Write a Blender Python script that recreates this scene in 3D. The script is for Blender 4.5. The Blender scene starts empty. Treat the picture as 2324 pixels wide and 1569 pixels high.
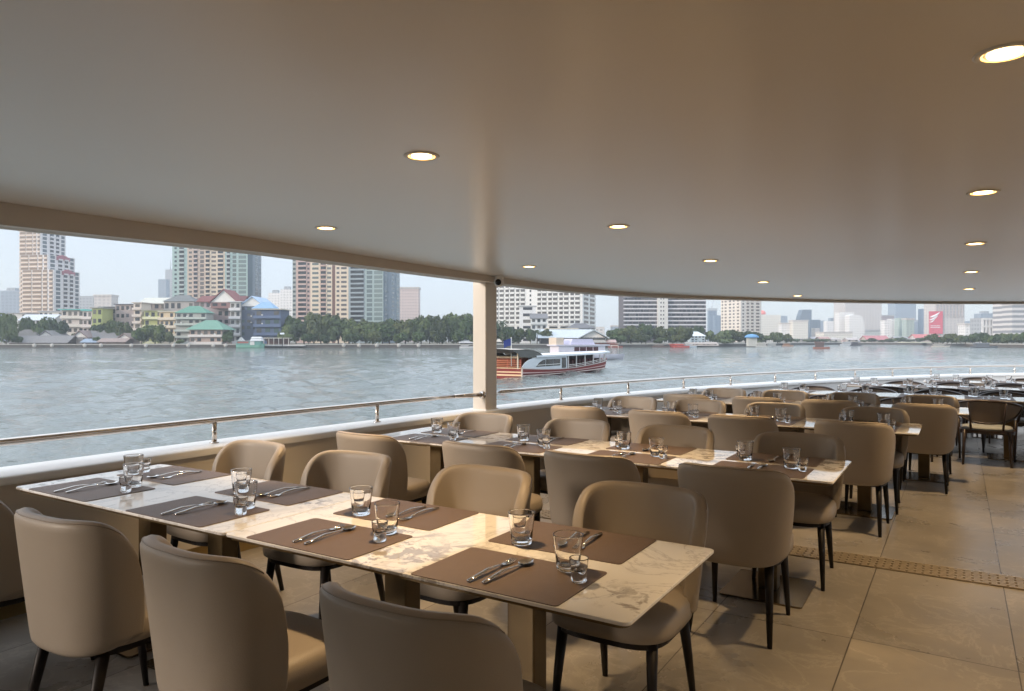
import bpy, bmesh, math, random
from mathutils import Vector, Matrix
random.seed(7)
sc = bpy.context.scene
col = sc.collection
R = math.radians
PI = math.pi

# ---------------------------------------------------------------- camera
ANG = R(31.87)                     # the boat's axis (+Y) lies this far right of the view direction
SA, CA = math.sin(ANG), math.cos(ANG)
EYE = 1.5                          # eye above the deck floor
FPX, CXP, YHP = 1631.0, 1162.0, 772.0
cam_d = bpy.data.cameras.new('camera'); cam = bpy.data.objects.new('camera', cam_d); col.objects.link(cam)
cam.location = (0, 0, EYE); cam.rotation_euler = (R(90), 0, ANG)
cam_d.sensor_width = 36.0; cam_d.lens = 36.0 * FPX / 2324.0
cam_d.shift_y = -12.5 / 2324.0
cam_d.clip_start = 0.05; cam_d.clip_end = 12000
sc.camera = cam
# ---------------------------------------------------------------- sky and sun
SUN_EL = R(16); SUN_DIR = Vector((-0.50, -0.866, 0)).normalized()     # direction towards the sun, seen from above
SUN_AZ = math.atan2(SUN_DIR.x, SUN_DIR.y)
w = bpy.data.worlds.new('World'); sc.world = w; w.use_nodes = True
nt = w.node_tree; nt.nodes.clear()
sky = nt.nodes.new('ShaderNodeTexSky'); sky.sky_type = 'NISHITA'; sky.sun_disc = False
sky.sun_elevation = SUN_EL; sky.sun_rotation = SUN_AZ
sky.air_density = 1.0; sky.dust_density = 1.5; sky.ozone_density = 1.2; sky.altitude = 0
bg = nt.nodes.new('ShaderNodeBackground'); bg.inputs[1].default_value = 0.14
wo = nt.nodes.new('ShaderNodeOutputWorld')
veil = nt.nodes.new('ShaderNodeMix'); veil.data_type = 'RGBA'; veil.inputs[0].default_value = .72      # thin even evening cloud
zc = nt.nodes.new('ShaderNodeTexCoord'); zs = nt.nodes.new('ShaderNodeSeparateXYZ'); nt.links.new(zc.outputs['Generated'], zs.inputs[0])
zr = nt.nodes.new('ShaderNodeMapRange'); zr.interpolation_type = 'SMOOTHSTEP'
for i_, v_ in enumerate((.12, .75, 1.0, 3.0)): zr.inputs[i_+1].default_value = v_
nt.links.new(zs.outputs[2], zr.inputs[0])
vc = nt.nodes.new('ShaderNodeVectorMath'); vc.operation = 'SCALE'; vc.inputs[0].default_value = (3.45, 3.72, 4.1)      # brighter overhead, as under real cloud
nt.links.new(zr.outputs[0], vc.inputs['Scale']); nt.links.new(vc.outputs[0], veil.inputs[7]); nt.links.new(sky.outputs[0], veil.inputs[6])
nt.links.new(veil.outputs[2], bg.inputs[0]); nt.links.new(bg.outputs[0], wo.inputs[0])
HAZE = .00028
sd = bpy.data.lights.new('sun', 'SUN'); sd.energy = 1.9; sd.angle = R(8); sd.color = (1.0, 0.84, 0.70)
so = bpy.data.objects.new('sun', sd); col.objects.link(so)
dv = Vector((SUN_DIR.x * math.cos(SUN_EL), SUN_DIR.y * math.cos(SUN_EL), math.sin(SUN_EL)))
so.rotation_euler = dv.to_track_quat('Z', 'Y').to_euler()
# ---------------------------------------------------------------- exposure and sampling
sc.view_settings.view_transform = 'Standard'; sc.view_settings.look = 'None'
sc.view_settings.exposure = 0.68; sc.view_settings.gamma = 1
cy = sc.cycles
cy.use_denoising = True
try: cy.denoiser = 'OPENIMAGEDENOISE'
except Exception: pass
cy.max_bounces = 12; cy.diffuse_bounces = 4; cy.glossy_bounces = 5; cy.transmission_bounces = 10
cy.transparent_max_bounces = 12; cy.volume_bounces = 1
cy.sample_clamp_indirect = 4.0; cy.caustics_reflective = False; cy.caustics_refractive = False
cy.blur_glossy = 0.5
cy.use_adaptive_sampling = True; cy.adaptive_threshold = 0.02
cy.volume_step_rate = 10

# ================================================================ helpers
def tag(o, label=None, cat=None, group=None, kind=None):
    if label: o['label'] = label
    if cat: o['category'] = cat
    if group: o['group'] = group
    if kind: o['kind'] = kind
    return o
def empty(name, loc=(0, 0, 0), rz=0.0, label=None, cat=None, group=None):
    o = bpy.data.objects.new(name, None); col.objects.link(o)
    o.location = loc; o.rotation_euler = (0, 0, rz); o.empty_display_size = 0.1
    return tag(o, label, cat, group)
class MB:
    """collects shapes and links them as one mesh object"""
    def __init__(s): s.v = []; s.f = []; s.sm = []
    def add(s, vs, fs, smooth=False):
        n = len(s.v); s.v += [tuple(v) for v in vs]
        for f in fs: s.f.append([i + n for i in f]); s.sm.append(smooth)
        return s
    def box(s, x0, x1, y0, y1, z0, z1):
        vs = [(x, y, z) for z in (z0, z1) for y in (y0, y1) for x in (x0, x1)]
        return s.add(vs, [(0, 2, 3, 1), (4, 5, 7, 6), (0, 1, 5, 4), (2, 6, 7, 3), (0, 4, 6, 2), (1, 3, 7, 5)])
    def obox(s, o, ex, ey, x0, x1, y0, y1, z0, z1):
        """box in a frame: o origin (x,y), ex, ey unit 2-vectors"""
        vs = []
        for z in (z0, z1):
            for y in (y0, y1):
                for x in (x0, x1):
                    vs.append((o[0] + ex[0]*x + ey[0]*y, o[1] + ex[1]*x + ey[1]*y, z))
        return s.add(vs, [(0, 2, 3, 1), (4, 5, 7, 6), (0, 1, 5, 4), (2, 6, 7, 3), (0, 4, 6, 2), (1, 3, 7, 5)])
    def poly(s, pts, z0, z1):
        n = len(pts)
        vs = [(p[0], p[1], z0) for p in pts] + [(p[0], p[1], z1) for p in pts]
        fs = [tuple(reversed(range(n))), tuple(range(n, 2*n))]
        fs += [(i, (i+1) % n, n + (i+1) % n, n + i) for i in range(n)]
        return s.add(vs, fs)
    def tube(s, pts, r, n=8, cap=True, flat=None):
        pts = [Vector(p) for p in pts]; m = len(pts)
        rs = r if isinstance(r, (list, tuple)) else [r]*m
        vs = []; up0 = None
        for i, p in enumerate(pts):
            d = (pts[min(i+1, m-1)] - pts[max(i-1, 0)])
            d = d.normalized() if d.length > 1e-9 else Vector((0, 0, 1))
            if up0 is None: up0 = Vector((0, 0, 1)) if abs(d.z) < .9 else Vector((1, 0, 0))
            u = d.cross(up0)
            if u.length < 1e-5: u = d.cross(Vector((0, 1, 0)))
            u.normalize(); v = u.cross(d).normalized()
            for k in range(n):
                a = 2*PI*k/n
                sx = rs[i]*math.cos(a); sy = rs[i]*math.sin(a)
                if flat: sx *= flat[0]; sy *= flat[1]
                vs.append(p + u*sx + v*sy)
        fs = []
        for i in range(m-1):
            for k in range(n):
                a = i*n + k; b = i*n + (k+1) % n
                fs.append((a, b, b+n, a+n))
        if cap: fs += [tuple(reversed(range(n))), tuple(range((m-1)*n, m*n))]
        return s.add(vs, fs, True)
    def lathe(s, prof, n=24, o=(0, 0, 0), close=True):
        vs = []; fs = []
        for r, z in prof:
            for k in range(n):
                a = 2*PI*k/n; vs.append((o[0] + r*math.cos(a), o[1] + r*math.sin(a), o[2] + z))
        m = len(prof)
        for i in range(m-1):
            for k in range(n):
                a = i*n + k; b = i*n + (k+1) % n; fs.append((a, b, b+n, a+n))
        if close: fs += [tuple(reversed(range(n))), tuple(range((m-1)*n, m*n))]
        return s.add(vs, fs, True)
    def grid(s, rows, smooth=True, flip=False):
        n = len(rows[0]); vs = [p for r in rows for p in r]; fs = []
        for i in range(len(rows)-1):
            for k in range(n-1):
                a = i*n + k; q = (a, a+1, a+1+n, a+n)
                fs.append(tuple(reversed(q)) if flip else q)
        return s.add(vs, fs, smooth)
    def mesh(s, name, mat=None):
        me = bpy.data.meshes.new(name); me.from_pydata(s.v, [], s.f); me.update()
        me.polygons.foreach_set('use_smooth', s.sm)
        if mat: me.materials.append(mat)
        return me
    def build(s, name, mat, parent=None, kind=None, fix=True):
        me = s.mesh(name, mat)
        if fix:
            bm = bmesh.new(); bm.from_mesh(me); bmesh.ops.recalc_face_normals(bm, faces=bm.faces); bm.to_mesh(me); bm.free()
        o = bpy.data.objects.new(name, me); col.objects.link(o)
        if parent: o.parent = parent
        if kind: o['kind'] = kind
        return o
def bake(o, mods):
    """applies modifiers [(type, dict)] once and keeps plain mesh data"""
    for t, kw in mods:
        m = o.modifiers.new(t, t)
        for k, v in kw.items(): setattr(m, k, v)
    dg = bpy.context.evaluated_depsgraph_get(); dg.update()
    me = bpy.data.meshes.new_from_object(o.evaluated_get(dg)); me.name = o.name
    o.modifiers.clear(); o.data = me
    me.polygons.foreach_set('use_smooth', [True]*len(me.polygons))
    return o
def copy_tree(o, parent=None):
    c = o.copy(); col.objects.link(c)
    if parent: c.parent = parent
    for ch in list(o.children): copy_tree(ch, c)
    return c

# ================================================================ materials
def mat(name, base, rough=.6, metal=0., spec=.5, **kw):
    m = bpy.data.materials.new(name); m.use_nodes = True
    b = m.node_tree.nodes['Principled BSDF']
    b.inputs['Base Color'].default_value = (*base, 1); b.inputs['Roughness'].default_value = rough
    b.inputs['Metallic'].default_value = metal; b.inputs['Specular IOR Level'].default_value = spec
    for k, v in kw.items(): b.inputs[k.replace('_', ' ')].default_value = v
    return m
def N(m, t, **kw):
    n = m.node_tree.nodes.new(t)
    for k, v in kw.items(): setattr(n, k, v)
    return n
def L(m, a, b): m.node_tree.links.new(a, b)
def bs(m): return m.node_tree.nodes['Principled BSDF']
def coords(m, kind='Object', scale=(1, 1, 1)):
    tc = N(m, 'ShaderNodeTexCoord'); mp = N(m, 'ShaderNodeMapping'); mp.inputs['Scale'].default_value = scale
    L(m, tc.outputs[kind], mp.inputs[0]); return mp.outputs[0]
def geo(m, scale=(1, 1, 1)):
    g = N(m, 'ShaderNodeNewGeometry'); mp = N(m, 'ShaderNodeMapping'); mp.inputs['Scale'].default_value = scale
    L(m, g.outputs['Position'], mp.inputs[0]); return mp.outputs[0]
def noise(m, vec, scale=5, detail=3, rough=.5, dist=0):
    n = N(m, 'ShaderNodeTexNoise'); n.inputs['Scale'].default_value = scale; n.inputs['Detail'].default_value = detail
    n.inputs['Roughness'].default_value = rough; n.inputs['Distortion'].default_value = dist
    L(m, vec, n.inputs['Vector']); return n.outputs[0]
def ramp(m, fac, stops):
    r = N(m, 'ShaderNodeValToRGB'); e = r.color_ramp.elements
    while len(e) < len(stops): e.new(.5)
    for i, (p, c) in enumerate(stops): e[i].position = p; e[i].color = (*c, 1) if len(c) == 3 else c
    L(m, fac, r.inputs[0]); return r.outputs[0]
def bump(m, h, strength=.1, dist=.01, normal=None):
    b = N(m, 'ShaderNodeBump'); b.inputs['Strength'].default_value = strength; b.inputs['Distance'].default_value = dist
    L(m, h, b.inputs['Height'])
    if normal: L(m, normal, b.inputs['Normal'])
    return b.outputs[0]
def math_(m, op, a, b=None, c=None):
    n = N(m, 'ShaderNodeMath'); n.operation = op
    for i, x in enumerate((a, b, c)):
        if x is None: continue
        if isinstance(x, (int, float)): n.inputs[i].default_value = x
        else: L(m, x, n.inputs[i])
    return n.outputs[0]
def mix(m, f, a, b):
    n = N(m, 'ShaderNodeMix'); n.data_type = 'RGBA'
    if isinstance(f, (int, float)): n.inputs[0].default_value = f
    else: L(m, f, n.inputs[0])
    for i, x in ((6, a), (7, b)):
        if isinstance(x, tuple): n.inputs[i].default_value = (*x, 1)
        else: L(m, x, n.inputs[i])
    return n.outputs[2]
def vary(m, a, b, scale=6, detail=4, kind='geo', bumpk=0, bscale=200):
    v = geo(m) if kind == 'geo' else coords(m)
    L(m, mix(m, noise(m, v, scale, detail), a, b), bs(m).inputs['Base Color'])
    if bumpk: L(m, bump(m, noise(m, v, bscale, 2), bumpk, .002), bs(m).inputs['Normal'])
    return m

M = {}
M['leather'] = vary(mat('taupe_leather', (.3, .24, .18), .46, spec=.4), (.30, .25, .198), (.35, .298, .24), 3, 3, 'obj', .3, 300)
M['piping'] = mat('leather_seam', (.245, .195, .148), .5)
M['legwood'] = mat('black_stained_wood', (.012, .009, .008), .5, spec=.25)
M['bronze'] = vary(mat('bronze_metal', (.10, .07, .035), .38, .6), (.10, .068, .032), (.17, .118, .056), 9, 3)
M['plate'] = vary(mat('brushed_bronze_plate', (.22, .18, .13), .16, .9), (.2, .16, .11), (.26, .21, .15), 9, 3)
m = M['marble'] = mat('polished_marble', (.8, .75, .68), .05, spec=.6)
g = geo(m); n1 = noise(m, g, 2.6, 8, .62, .9); n2 = noise(m, g, 14, 6, .6, .4)
band = math_(m, 'ABSOLUTE', math_(m, 'SUBTRACT', n1, .5))
area = ramp(m, noise(m, g, 1.35, 3, .5, .3), [(.0, (0, 0, 0)), (.48, (0, 0, 0)), (.58, (1, 1, 1)), (1, (1, 1, 1))])
fleck = ramp(m, n2, [(0, (0, 0, 0)), (.50, (0, 0, 0)), (.56, (1, 1, 1)), (1, (.7, .7, .7))])
stain = mix(m, noise(m, g, 5, 4), (.33, .305, .285), (.60, .565, .53))
veins = ramp(m, band, [(0, (.62, .585, .55)), (.010, (.79, .76, .72)), (.03, (.85, .82, .77)), (1, (.86, .83, .78))])
am = math_(m, 'MULTIPLY', area, fleck)
patch = mix(m, am, (1, 1, 1), stain)
mm = N(m, 'ShaderNodeMix'); mm.data_type = 'RGBA'; mm.blend_type = 'MULTIPLY'; mm.inputs[0].default_value = 1
L(m, veins, mm.inputs[6]); L(m, patch, mm.inputs[7]); L(m, mm.outputs[2], bs(m).inputs['Base Color'])
M['mat'] = vary(mat('brown_vinyl_mat', (.15, .1, .075), .5, spec=.35), (.135, .094, .072), (.165, .115, .088), 30, 3, 'geo', .35, 900)
m = M['glass'] = mat('clear_glass', (1, 1, 1), .01); bs(m).inputs['Transmission Weight'].default_value = 1; bs(m).inputs['IOR'].default_value = 1.45
M['steel'] = mat('polished_steel', (.72, .70, .67), .12, 1)
M['railsteel'] = mat('brushed_rail_steel', (.62, .57, .52), .16, 1)
m = M['paint'] = vary(mat('cream_gloss_paint', (.72, .66, .58), .38), (.66, .60, .52), (.70, .64, .56), 2, 4)
M['wallpaint'] = vary(mat('taupe_wall_paint', (.6, .52, .43), .5), (.62, .56, .48), (.67, .61, .53), 3, 5)
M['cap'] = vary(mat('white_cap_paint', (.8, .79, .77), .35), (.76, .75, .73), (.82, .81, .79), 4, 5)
m = M['ceil'] = mat('satin_ceiling_paint', (.60, .55, .50), .34, spec=.9, Coat_Weight=.5, Coat_Roughness=.24)
L(m, mix(m, noise(m, geo(m), .8, 4), (.73, .68, .62), (.78, .73, .67)), bs(m).inputs['Base Color'])
L(m, bump(m, noise(m, geo(m), 1.3, 3), .22, .02), bs(m).inputs['Normal'])
M['beam'] = vary(mat('taupe_beam_paint', (.45, .39, .33), .5), (.56, .50, .435), (.60, .54, .47), 2, 3)
# deck tiles
m = M['floor'] = mat('stone_tiles', (.3, .27, .23), .3, spec=.5)
g = geo(m); sep = N(m, 'ShaderNodeSeparateXYZ'); L(m, g, sep.inputs[0])
TX, TY = .69, 1.38
fx = math_(m, 'FRACT', math_(m, 'DIVIDE', math_(m, 'ADD', sep.outputs[0], .46 + TX*40), TX))
fy = math_(m, 'FRACT', math_(m, 'DIVIDE', math_(m, 'ADD', sep.outputs[1], -3.97 + TY*40), TY))
def line(f, wdt):
    a = math_(m, 'MINIMUM', f, math_(m, 'SUBTRACT', 1, f)); return math_(m, 'LESS_THAN', a, wdt)
grout = math_(m, 'MAXIMUM', line(fx, .0040), line(fy, .0022))
cell = N(m, 'ShaderNodeCombineXYZ')
L(m, math_(m, 'FLOOR', math_(m, 'DIVIDE', math_(m, 'ADD', sep.outputs[0], .46 + TX*40), TX)), cell.inputs[0])
L(m, math_(m, 'FLOOR', math_(m, 'DIVIDE', math_(m, 'ADD', sep.outputs[1], -3.97 + TY*40), TY)), cell.inputs[1])
wn = N(m, 'ShaderNodeTexWhiteNoise'); L(m, cell.outputs[0], wn.inputs['Vector'])
off = N(m, 'ShaderNodeVectorMath'); off.operation = 'MULTIPLY_ADD'
L(m, wn.outputs['Color'], off.inputs[0]); off.inputs[1].default_value = (9, 9, 9); L(m, g, off.inputs[2])
nv = noise(m, off.outputs[0], 2.6, 10, .66, .55); nl = noise(m, off.outputs[0], 1.6, 7, .62, .4)
vein = ramp(m, math_(m, 'ABSOLUTE', math_(m, 'SUBTRACT', nv, .5)), [(0, (.40, .37, .33)), (.010, (.345, .32, .285)), (.025, (.315, .29, .258)), (1, (.295, .27, .24))])
clo = ramp(m, nl, [(.25, (.66, .67, .69)), (.75, (1.16, 1.13, 1.08))])
mm = N(m, 'ShaderNodeMix'); mm.data_type = 'RGBA'; mm.blend_type = 'MULTIPLY'; mm.inputs[0].default_value = 1
L(m, vein, mm.inputs[6]); L(m, clo, mm.inputs[7])
L(m, mix(m, grout, mm.outputs[2], (.09, .08, .07)), bs(m).inputs['Base Color'])
L(m, math_(m, 'ADD', .19, math_(m, 'MULTIPLY', nl, .2)), bs(m).inputs['Roughness'])
L(m, bump(m, math_(m, 'SUBTRACT', math_(m, 'MULTIPLY', nl, .3), grout), .3, .002), bs(m).inputs['Normal'])
M['rattanwood'] = mat('dark_walnut_wood', (.035, .022, .018), .35)
m = M['cane'] = mat('woven_cane', (.05, .035, .03), .6)
wv = N(m, 'ShaderNodeTexWave'); wv.inputs['Scale'].default_value = 40; L(m, coords(m), wv.inputs['Vector'])
L(m, mix(m, wv.outputs['Fac'], (.10, .078, .062), (.19, .15, .12)), bs(m).inputs['Base Color'])
M['cushion'] = mat('grey_seat_cushion', (.34, .36, .37), .75)
M['black'] = mat('black_glass_lens', (.01, .01, .01), .08)
M['whiteplastic'] = mat('white_plastic', (.7, .68, .65), .35)
m = M['lampglow'] = mat('warm_lamp_glow', (1, .9, .7), .5)
bs(m).inputs['Emission Color'].default_value = (1, .78, .42, 1); bs(m).inputs['Emission Strength'].default_value = 5
M['stripe'] = mat('brass_channel', (.20, .16, .11), .4, .3)
M['drainsteel'] = mat('drain_steel', (.50, .42, .31), .3, .35)
m = M['glowring'] = mat('amber_glow_ring', (1, .75, .4), .3)
bs(m).inputs['Emission Color'].default_value = (1, .52, .12, 1); bs(m).inputs['Emission Strength'].default_value = 3  # ring emits to imitate the yellow fringe of glow round each lamp
M['brass'] = mat('dull_brass_trim', (.42, .31, .14), .35, .7)

# ================================================================ own boat: deck, bulwark, rail, canopy
def catmull(pts, k=6):
    out = []; n = len(pts)
    for i in range(n-1):
        p0 = Vector(pts[max(i-1, 0)]); p1 = Vector(pts[i]); p2 = Vector(pts[i+1]); p3 = Vector(pts[min(i+2, n-1)])
        for j in range(k):
            t = j/k
            out.append(.5*((2*p1) + (p2-p0)*t + (2*p0-5*p1+4*p2-p3)*t*t + (3*p1-p0-3*p2+p3)*t**3))
    out.append(Vector(pts[-1])); return out
half = [(-4.5, -6), (-4.5, -2), (-4.5, .5), (-4.48, 2), (-4.42, 4), (-4.26, 6.2), (-4.09, 7.7), (-3.82, 9.14), (-3.5, 10.5), (-3.11, 11.65),
        (-2.68, 12.88), (-2.22, 14.05), (-1.68, 15.11), (-1.12, 16.15), (-.49, 17.23), (.21, 18.28), (1.04, 19.2), (2.0, 19.7)]
full = half + [(4 - x, y) for x, y in reversed(half[:-1])]
path = catmull([(x, y, 0) for x, y in full], 5)
def offs(path, d):
    out = []
    for i, p in enumerate(path):
        t = path[min(i+1, len(path)-1)] - path[max(i-1, 0)]
        nrm = Vector((t.y, -t.x, 0)).normalized()      # points inboard (to the right of travel)
        out.append(p + nrm*d)
    return out
inn, out_ = offs(path, .17), offs(path, -.17)
CAPZ = .775
fl = MB(); fl.add([(p.x, p.y, 0) for p in offs(path, -.05)], [tuple(range(len(path)))])
floor = fl.build('floor', M['floor'], kind='structure')
bul = empty('bulwark', (0, 0, 0), label='low painted bulwark wall with a white cap curving along the deck edge to the bow', cat='wall')
pin = offs(path, .150)
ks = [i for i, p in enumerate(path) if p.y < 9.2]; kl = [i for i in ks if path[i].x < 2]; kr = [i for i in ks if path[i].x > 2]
for idx, mt in ((kl, 'wallpaint'), (list(range(kl[-1], kr[0]+1)), 'cap'), (kr, 'wallpaint')):  # forward panel is white to stand in for open-sky brightness
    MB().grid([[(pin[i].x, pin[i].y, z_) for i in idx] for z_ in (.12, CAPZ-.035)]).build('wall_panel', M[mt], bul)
mb = MB(); mb.grid([[(p.x, p.y, .002) for p in offs(path, .135)], [(p.x, p.y, .12) for p in offs(path, .135)], [(p.x, p.y, .121) for p in offs(path, .151)]])
mb.build('skirting', M['brass'], bul)
i1, i2, o1, o2 = offs(path, .158), offs(path, .17), offs(path, -.158), offs(path, -.17)
mb = MB(); mb.grid([[(p.x, p.y, CAPZ-.05) for p in i2], [(p.x, p.y, CAPZ-.01) for p in i2], [(p.x, p.y, CAPZ) for p in i1],
                    [(p.x, p.y, CAPZ) for p in o1], [(p.x, p.y, CAPZ-.01) for p in o2], [(p.x, p.y, CAPZ-.05) for p in o2]])
mb.build('cap', M['cap'], bul)
mb = MB(); mb.grid([[(p.x, p.y, CAPZ-.045) for p in offs(path, -.15)], [(p.x, p.y, -1.2) for p in offs(path, -.12)], [(p.x, p.y, -2.9) for p in offs(path, .5)]])
mb.build('hull_side', M['cap'], bul)
# handrail: two runs, aft and forward of the pillar
RZ = .958
def rail(name, idx, posts, label):
    r = empty(name, (0, 0, 0), label=label, cat='handrail', group='steel handrails on the bulwark')
    pts = [(path[i].x, path[i].y, RZ - .022) for i in idx]
    MB().tube(pts, .0225, 12).build('top_rail', M['railsteel'], r)
    for (x, y) in posts:
        p = MB().tube([(x, y, CAPZ - .005), (x, y, RZ-.03)], .0175, 12)
        p.lathe([(.032, 0), (.032, .006), (.022, .010), (.0175, .012)], 14, (x, y, CAPZ))
        p.build('post', M['railsteel'], r)
    return r
ia = [i for i, p in enumerate(path) if p.y < 6.0 and p.x < 2]
ra = rail('handrail', ia, [(-4.5, y) for y in (-4.7, -3.13, -1.55)] + [(-4.5, .03), (-4.49, 1.61), (-4.45, 3.19), (-4.37, 4.77)],
          'polished steel handrail on the near bulwark, ending in a round flange on the pillar')
e0 = path[ia[-1]]
MB().tube([(e0.x, e0.y, RZ-.022), (-4.16, 6.115, RZ-.022)], .0225, 12).build('rail_end', M['railsteel'], ra)
MB().tube([(-4.162, 6.098, RZ-.022), (-4.16, 6.119, RZ-.022)], [.036, .042], 18).build('end_flange', M['railsteel'], ra)
ib = [i for i, p in enumerate(path) if (p.y > 6.35 or p.x > 2) and not (p.x > 6 and p.y < -5.9)]
pf = [(-4.09, 7.7), (-3.82, 9.14), (-3.5, 10.5), (-3.11, 11.65), (-2.68, 12.88), (-2.22, 14.05), (-1.68, 15.11), (-1.12, 16.15), (-.49, 17.23), (.21, 18.28), (1.04, 19.2)]
rb = rail('handrail', ib, pf + [(4-x, y) for x, y in pf],
          'polished steel handrail running forward from the pillar round the bow')
p0 = path[ib[0]]
MB().tube([(-4.2, 6.325, RZ-.022), (p0.x, p0.y, RZ-.022)], .0225, 12).build('rail_end', M['railsteel'], rb)
# canopy: soft satin ceiling falling slightly to the bow
edge = [(-4.22, -6), (-4.22, -2), (-4.22, 0), (-4.22, 1.8), (-4.17, 3.3), (-4.11, 4.7), (-4.04, 6), (-3.88, 7.1), (-3.5, 8.3), (-3.0, 9.25), (-2.4, 10.0), (-1.9, 10.6), (-1.46, 11.08), (-.4, 12.0), (.2, 12.4), (.8, 12.72), (1.4, 12.95), (2.0, 13.05)]
def interp(tab, x):
    if x <= tab[0][0]: return tab[0][1]
    for (a, b), (c, d) in zip(tab, tab[1:]):
        if x <= c: return b + (d-b)*(x-a)/(c-a)
    return tab[-1][1]
cc = lambda y: interp([(-6, .76), (0, .745), (2.2, .733), (4.1, .716), (6, .694), (7.9, .652), (9.9, .607), (11.5, .575), (13.05, .55)], y)
ce = lambda y: interp([(-6, .72), (1.8, .7165), (3.3, .710), (6, .655), (7.1, .62), (8.3, .596), (10, .575), (13.05, .55)], y)
bd = lambda y: interp([(1.8, .118), (3.3, .092), (6, .064), (7.1, .056), (8.3, .046), (10, .030), (13.05, .026)], y)
epath = catmull([(x, y, 0) for x, y in edge], 4)
NX = 28; rows = []
def ceilz(x, y):
    xe = interp([(p.y, p.x) for p in epath], y); s = min(1, abs(x-2)/max(.01, (2-xe)))
    return EYE + cc(y) + (ce(y)-cc(y))*s**2.2
for p in epath:
    row = []
    for k in range(NX+1):
        s = -1 + 2*k/NX; wd = 2 - p.x
        row.append((2 + s*wd, p.y, EYE + cc(p.y) + (ce(p.y)-cc(p.y))*abs(s)**2.2))
    rows.append(row)
mb = MB(); mb.grid(rows)
mb.grid([[(x, y, z+.16) for x, y, z in r] for r in rows])
mb.build('ceiling', M['ceil'], kind='structure', fix=False)
eb = [(p.x, p.y, EYE + ce(p.y)) for p in epath] + [(4-p.x, p.y, EYE + ce(p.y)) for p in reversed(epath[:-1])]
ev = [Vector(p) for p in eb]
def eo(d, dz):
    o = offs(ev, d); return [(q.x, q.y, q.z + dz(q)) for q in o]
mb = MB(); mb.grid([eo(.002, lambda q: .01), eo(.002, lambda q: -bd(q.y)), eo(-.10, lambda q: -bd(q.y)), eo(-.10, lambda q: -bd(q.y)-.002), eo(-.16, lambda q: -bd(q.y)-.002), eo(-.16, lambda q: .2), eo(0, lambda q: .2)], smooth=False)
tag(mb.build('edge_beam', M['beam']), 'taupe beam under the curved edge of the ceiling', 'beam')
# pillar
pil = empty('pillar', (-4.2025, 6.2235, 0), 0, label='square cream painted pillar standing on the bulwark cap', cat='pillar')
o = MB().box(-.083, .083, -.104, .104, CAPZ, EYE+.70).build('shaft', M['paint'], pil); bake(o, [('BEVEL', dict(width=.012, segments=3))]); o.data.polygons.foreach_set('use_smooth', [False]*len(o.data.polygons))
o = MB().box(-.094, .094, -.115, .115, CAPZ-.004, CAPZ+.012).build('foot', M['cap'], pil)
# a second pillar to starboard carries the other side of the canopy (out of the picture)
# cctv
cv = empty('security_camera', (-3.955, 6.12, 2.115), label='small white dome security camera with a black lens beside the pillar top', cat='security camera')
mb = MB().lathe([(.05, 0), (.055, .02), (.05, .045), (.03, .055)], 20, (0, 0, .0)); mb.build('mount', M['whiteplastic'], cv)
def orient(o, d): o.rotation_euler = Vector(d).to_track_quat('Z', 'Y').to_euler()
hd = MB().lathe([(.0, -.06), (.04, -.05), (.06, -.02), (.064, .01), (.058, .035), (.042, .046)], 20).build('housing', M['whiteplastic'], cv); hd.location = (.0, -.01, -.035); orient(hd, (.35, -.9, -.12))
ln = MB().lathe([(.041, 0.045), (.038, .048), (.02, .050), (0.001, .051)], 20).build('lens', M['black'], cv); ln.location = (.0, -.01, -.035); orient(ln, (.35, -.9, -.12)); cv.scale = (.8, .8, .8)
# unseen aft wall, added to cut sky light from behind the viewer
tag(MB().box(-4.3, 8.3, -4.2, -4.05, 0, 2.24).build('light_block_wall', M['wallpaint']), 'plain taupe wall added unseen behind the viewer to block sky light', 'wall')
# drain strip
dr = empty('drain_grate', (0, 0, 0), label='long slotted steel drain strip set across the tiled floor', cat='drain')
MB().box(-3.9, 7.9, 5.27, 5.53, .001, .004).build('channel', M['stripe'], dr)
mb = MB()
for k in range(9):
    xk = -3.88 + (.045 if k % 2 else 0)
    while xk < 7.8: mb.box(xk, xk+.076, 5.277+.0285*k, 5.277+.0285*k+.017, .0045, .010); xk += .09
mb.build('slotted_cover', M['drainsteel'], dr)
# downlights
def downlight(x, y, label, visible=True):
    z = ceilz(x, y); t = empty('downlight', (x, y, z), label=label, cat='downlight', group='round warm downlights recessed in the ceiling')
    MB().lathe([(.052, -.001), (.054, -.004), (.066, -.005), (.071, -.002), (.071, .004)], 28, close=False).build('trim_ring', M['whiteplastic'], t)
    MB().lathe([(.053, -.0035), (.042, .004), (.0385, .0)], 28, close=False).build('glow_ring', M['glowring'], t, fix=False)
    MB().lathe([(.040, -.0035), (.028, -.0055), (.001, -.0065)], 28, close=False).build('diffuser', M['lampglow'], t, fix=False)
    ld = bpy.data.lights.new('downlight_beam', 'SPOT'); ld.energy = SPOT; ld.color = (1, .68, .35); ld.spot_size = R(80); ld.spot_blend = .8; ld.shadow_soft_size = .05
    lo = bpy.data.objects.new('downlight_beam', ld); col.objects.link(lo); lo.parent = t; lo.location = (0, 0, -.03)
SPOT = 76
rn = ['nearest the viewer', 'second from the viewer', 'third from the viewer', 'fourth from the viewer', 'farthest, close to the canopy front']
for k, y in enumerate([2.22, 4.15, 6.1, 8.05, 10.0]):
    downlight(-1.8, y, 'round warm downlight, middle line, ' + rn[k])
    downlight(.1, y, 'round warm downlight, right hand line, ' + rn[k])
    downlight(2.0, y, 'round warm downlight over the starboard tables, ' + rn[k])
downlight(-3.42, 3.26, 'round warm downlight nearest the open side, left of the pillar')
downlight(-3.33, 5.65, 'round warm downlight just right of the pillar top')
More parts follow.
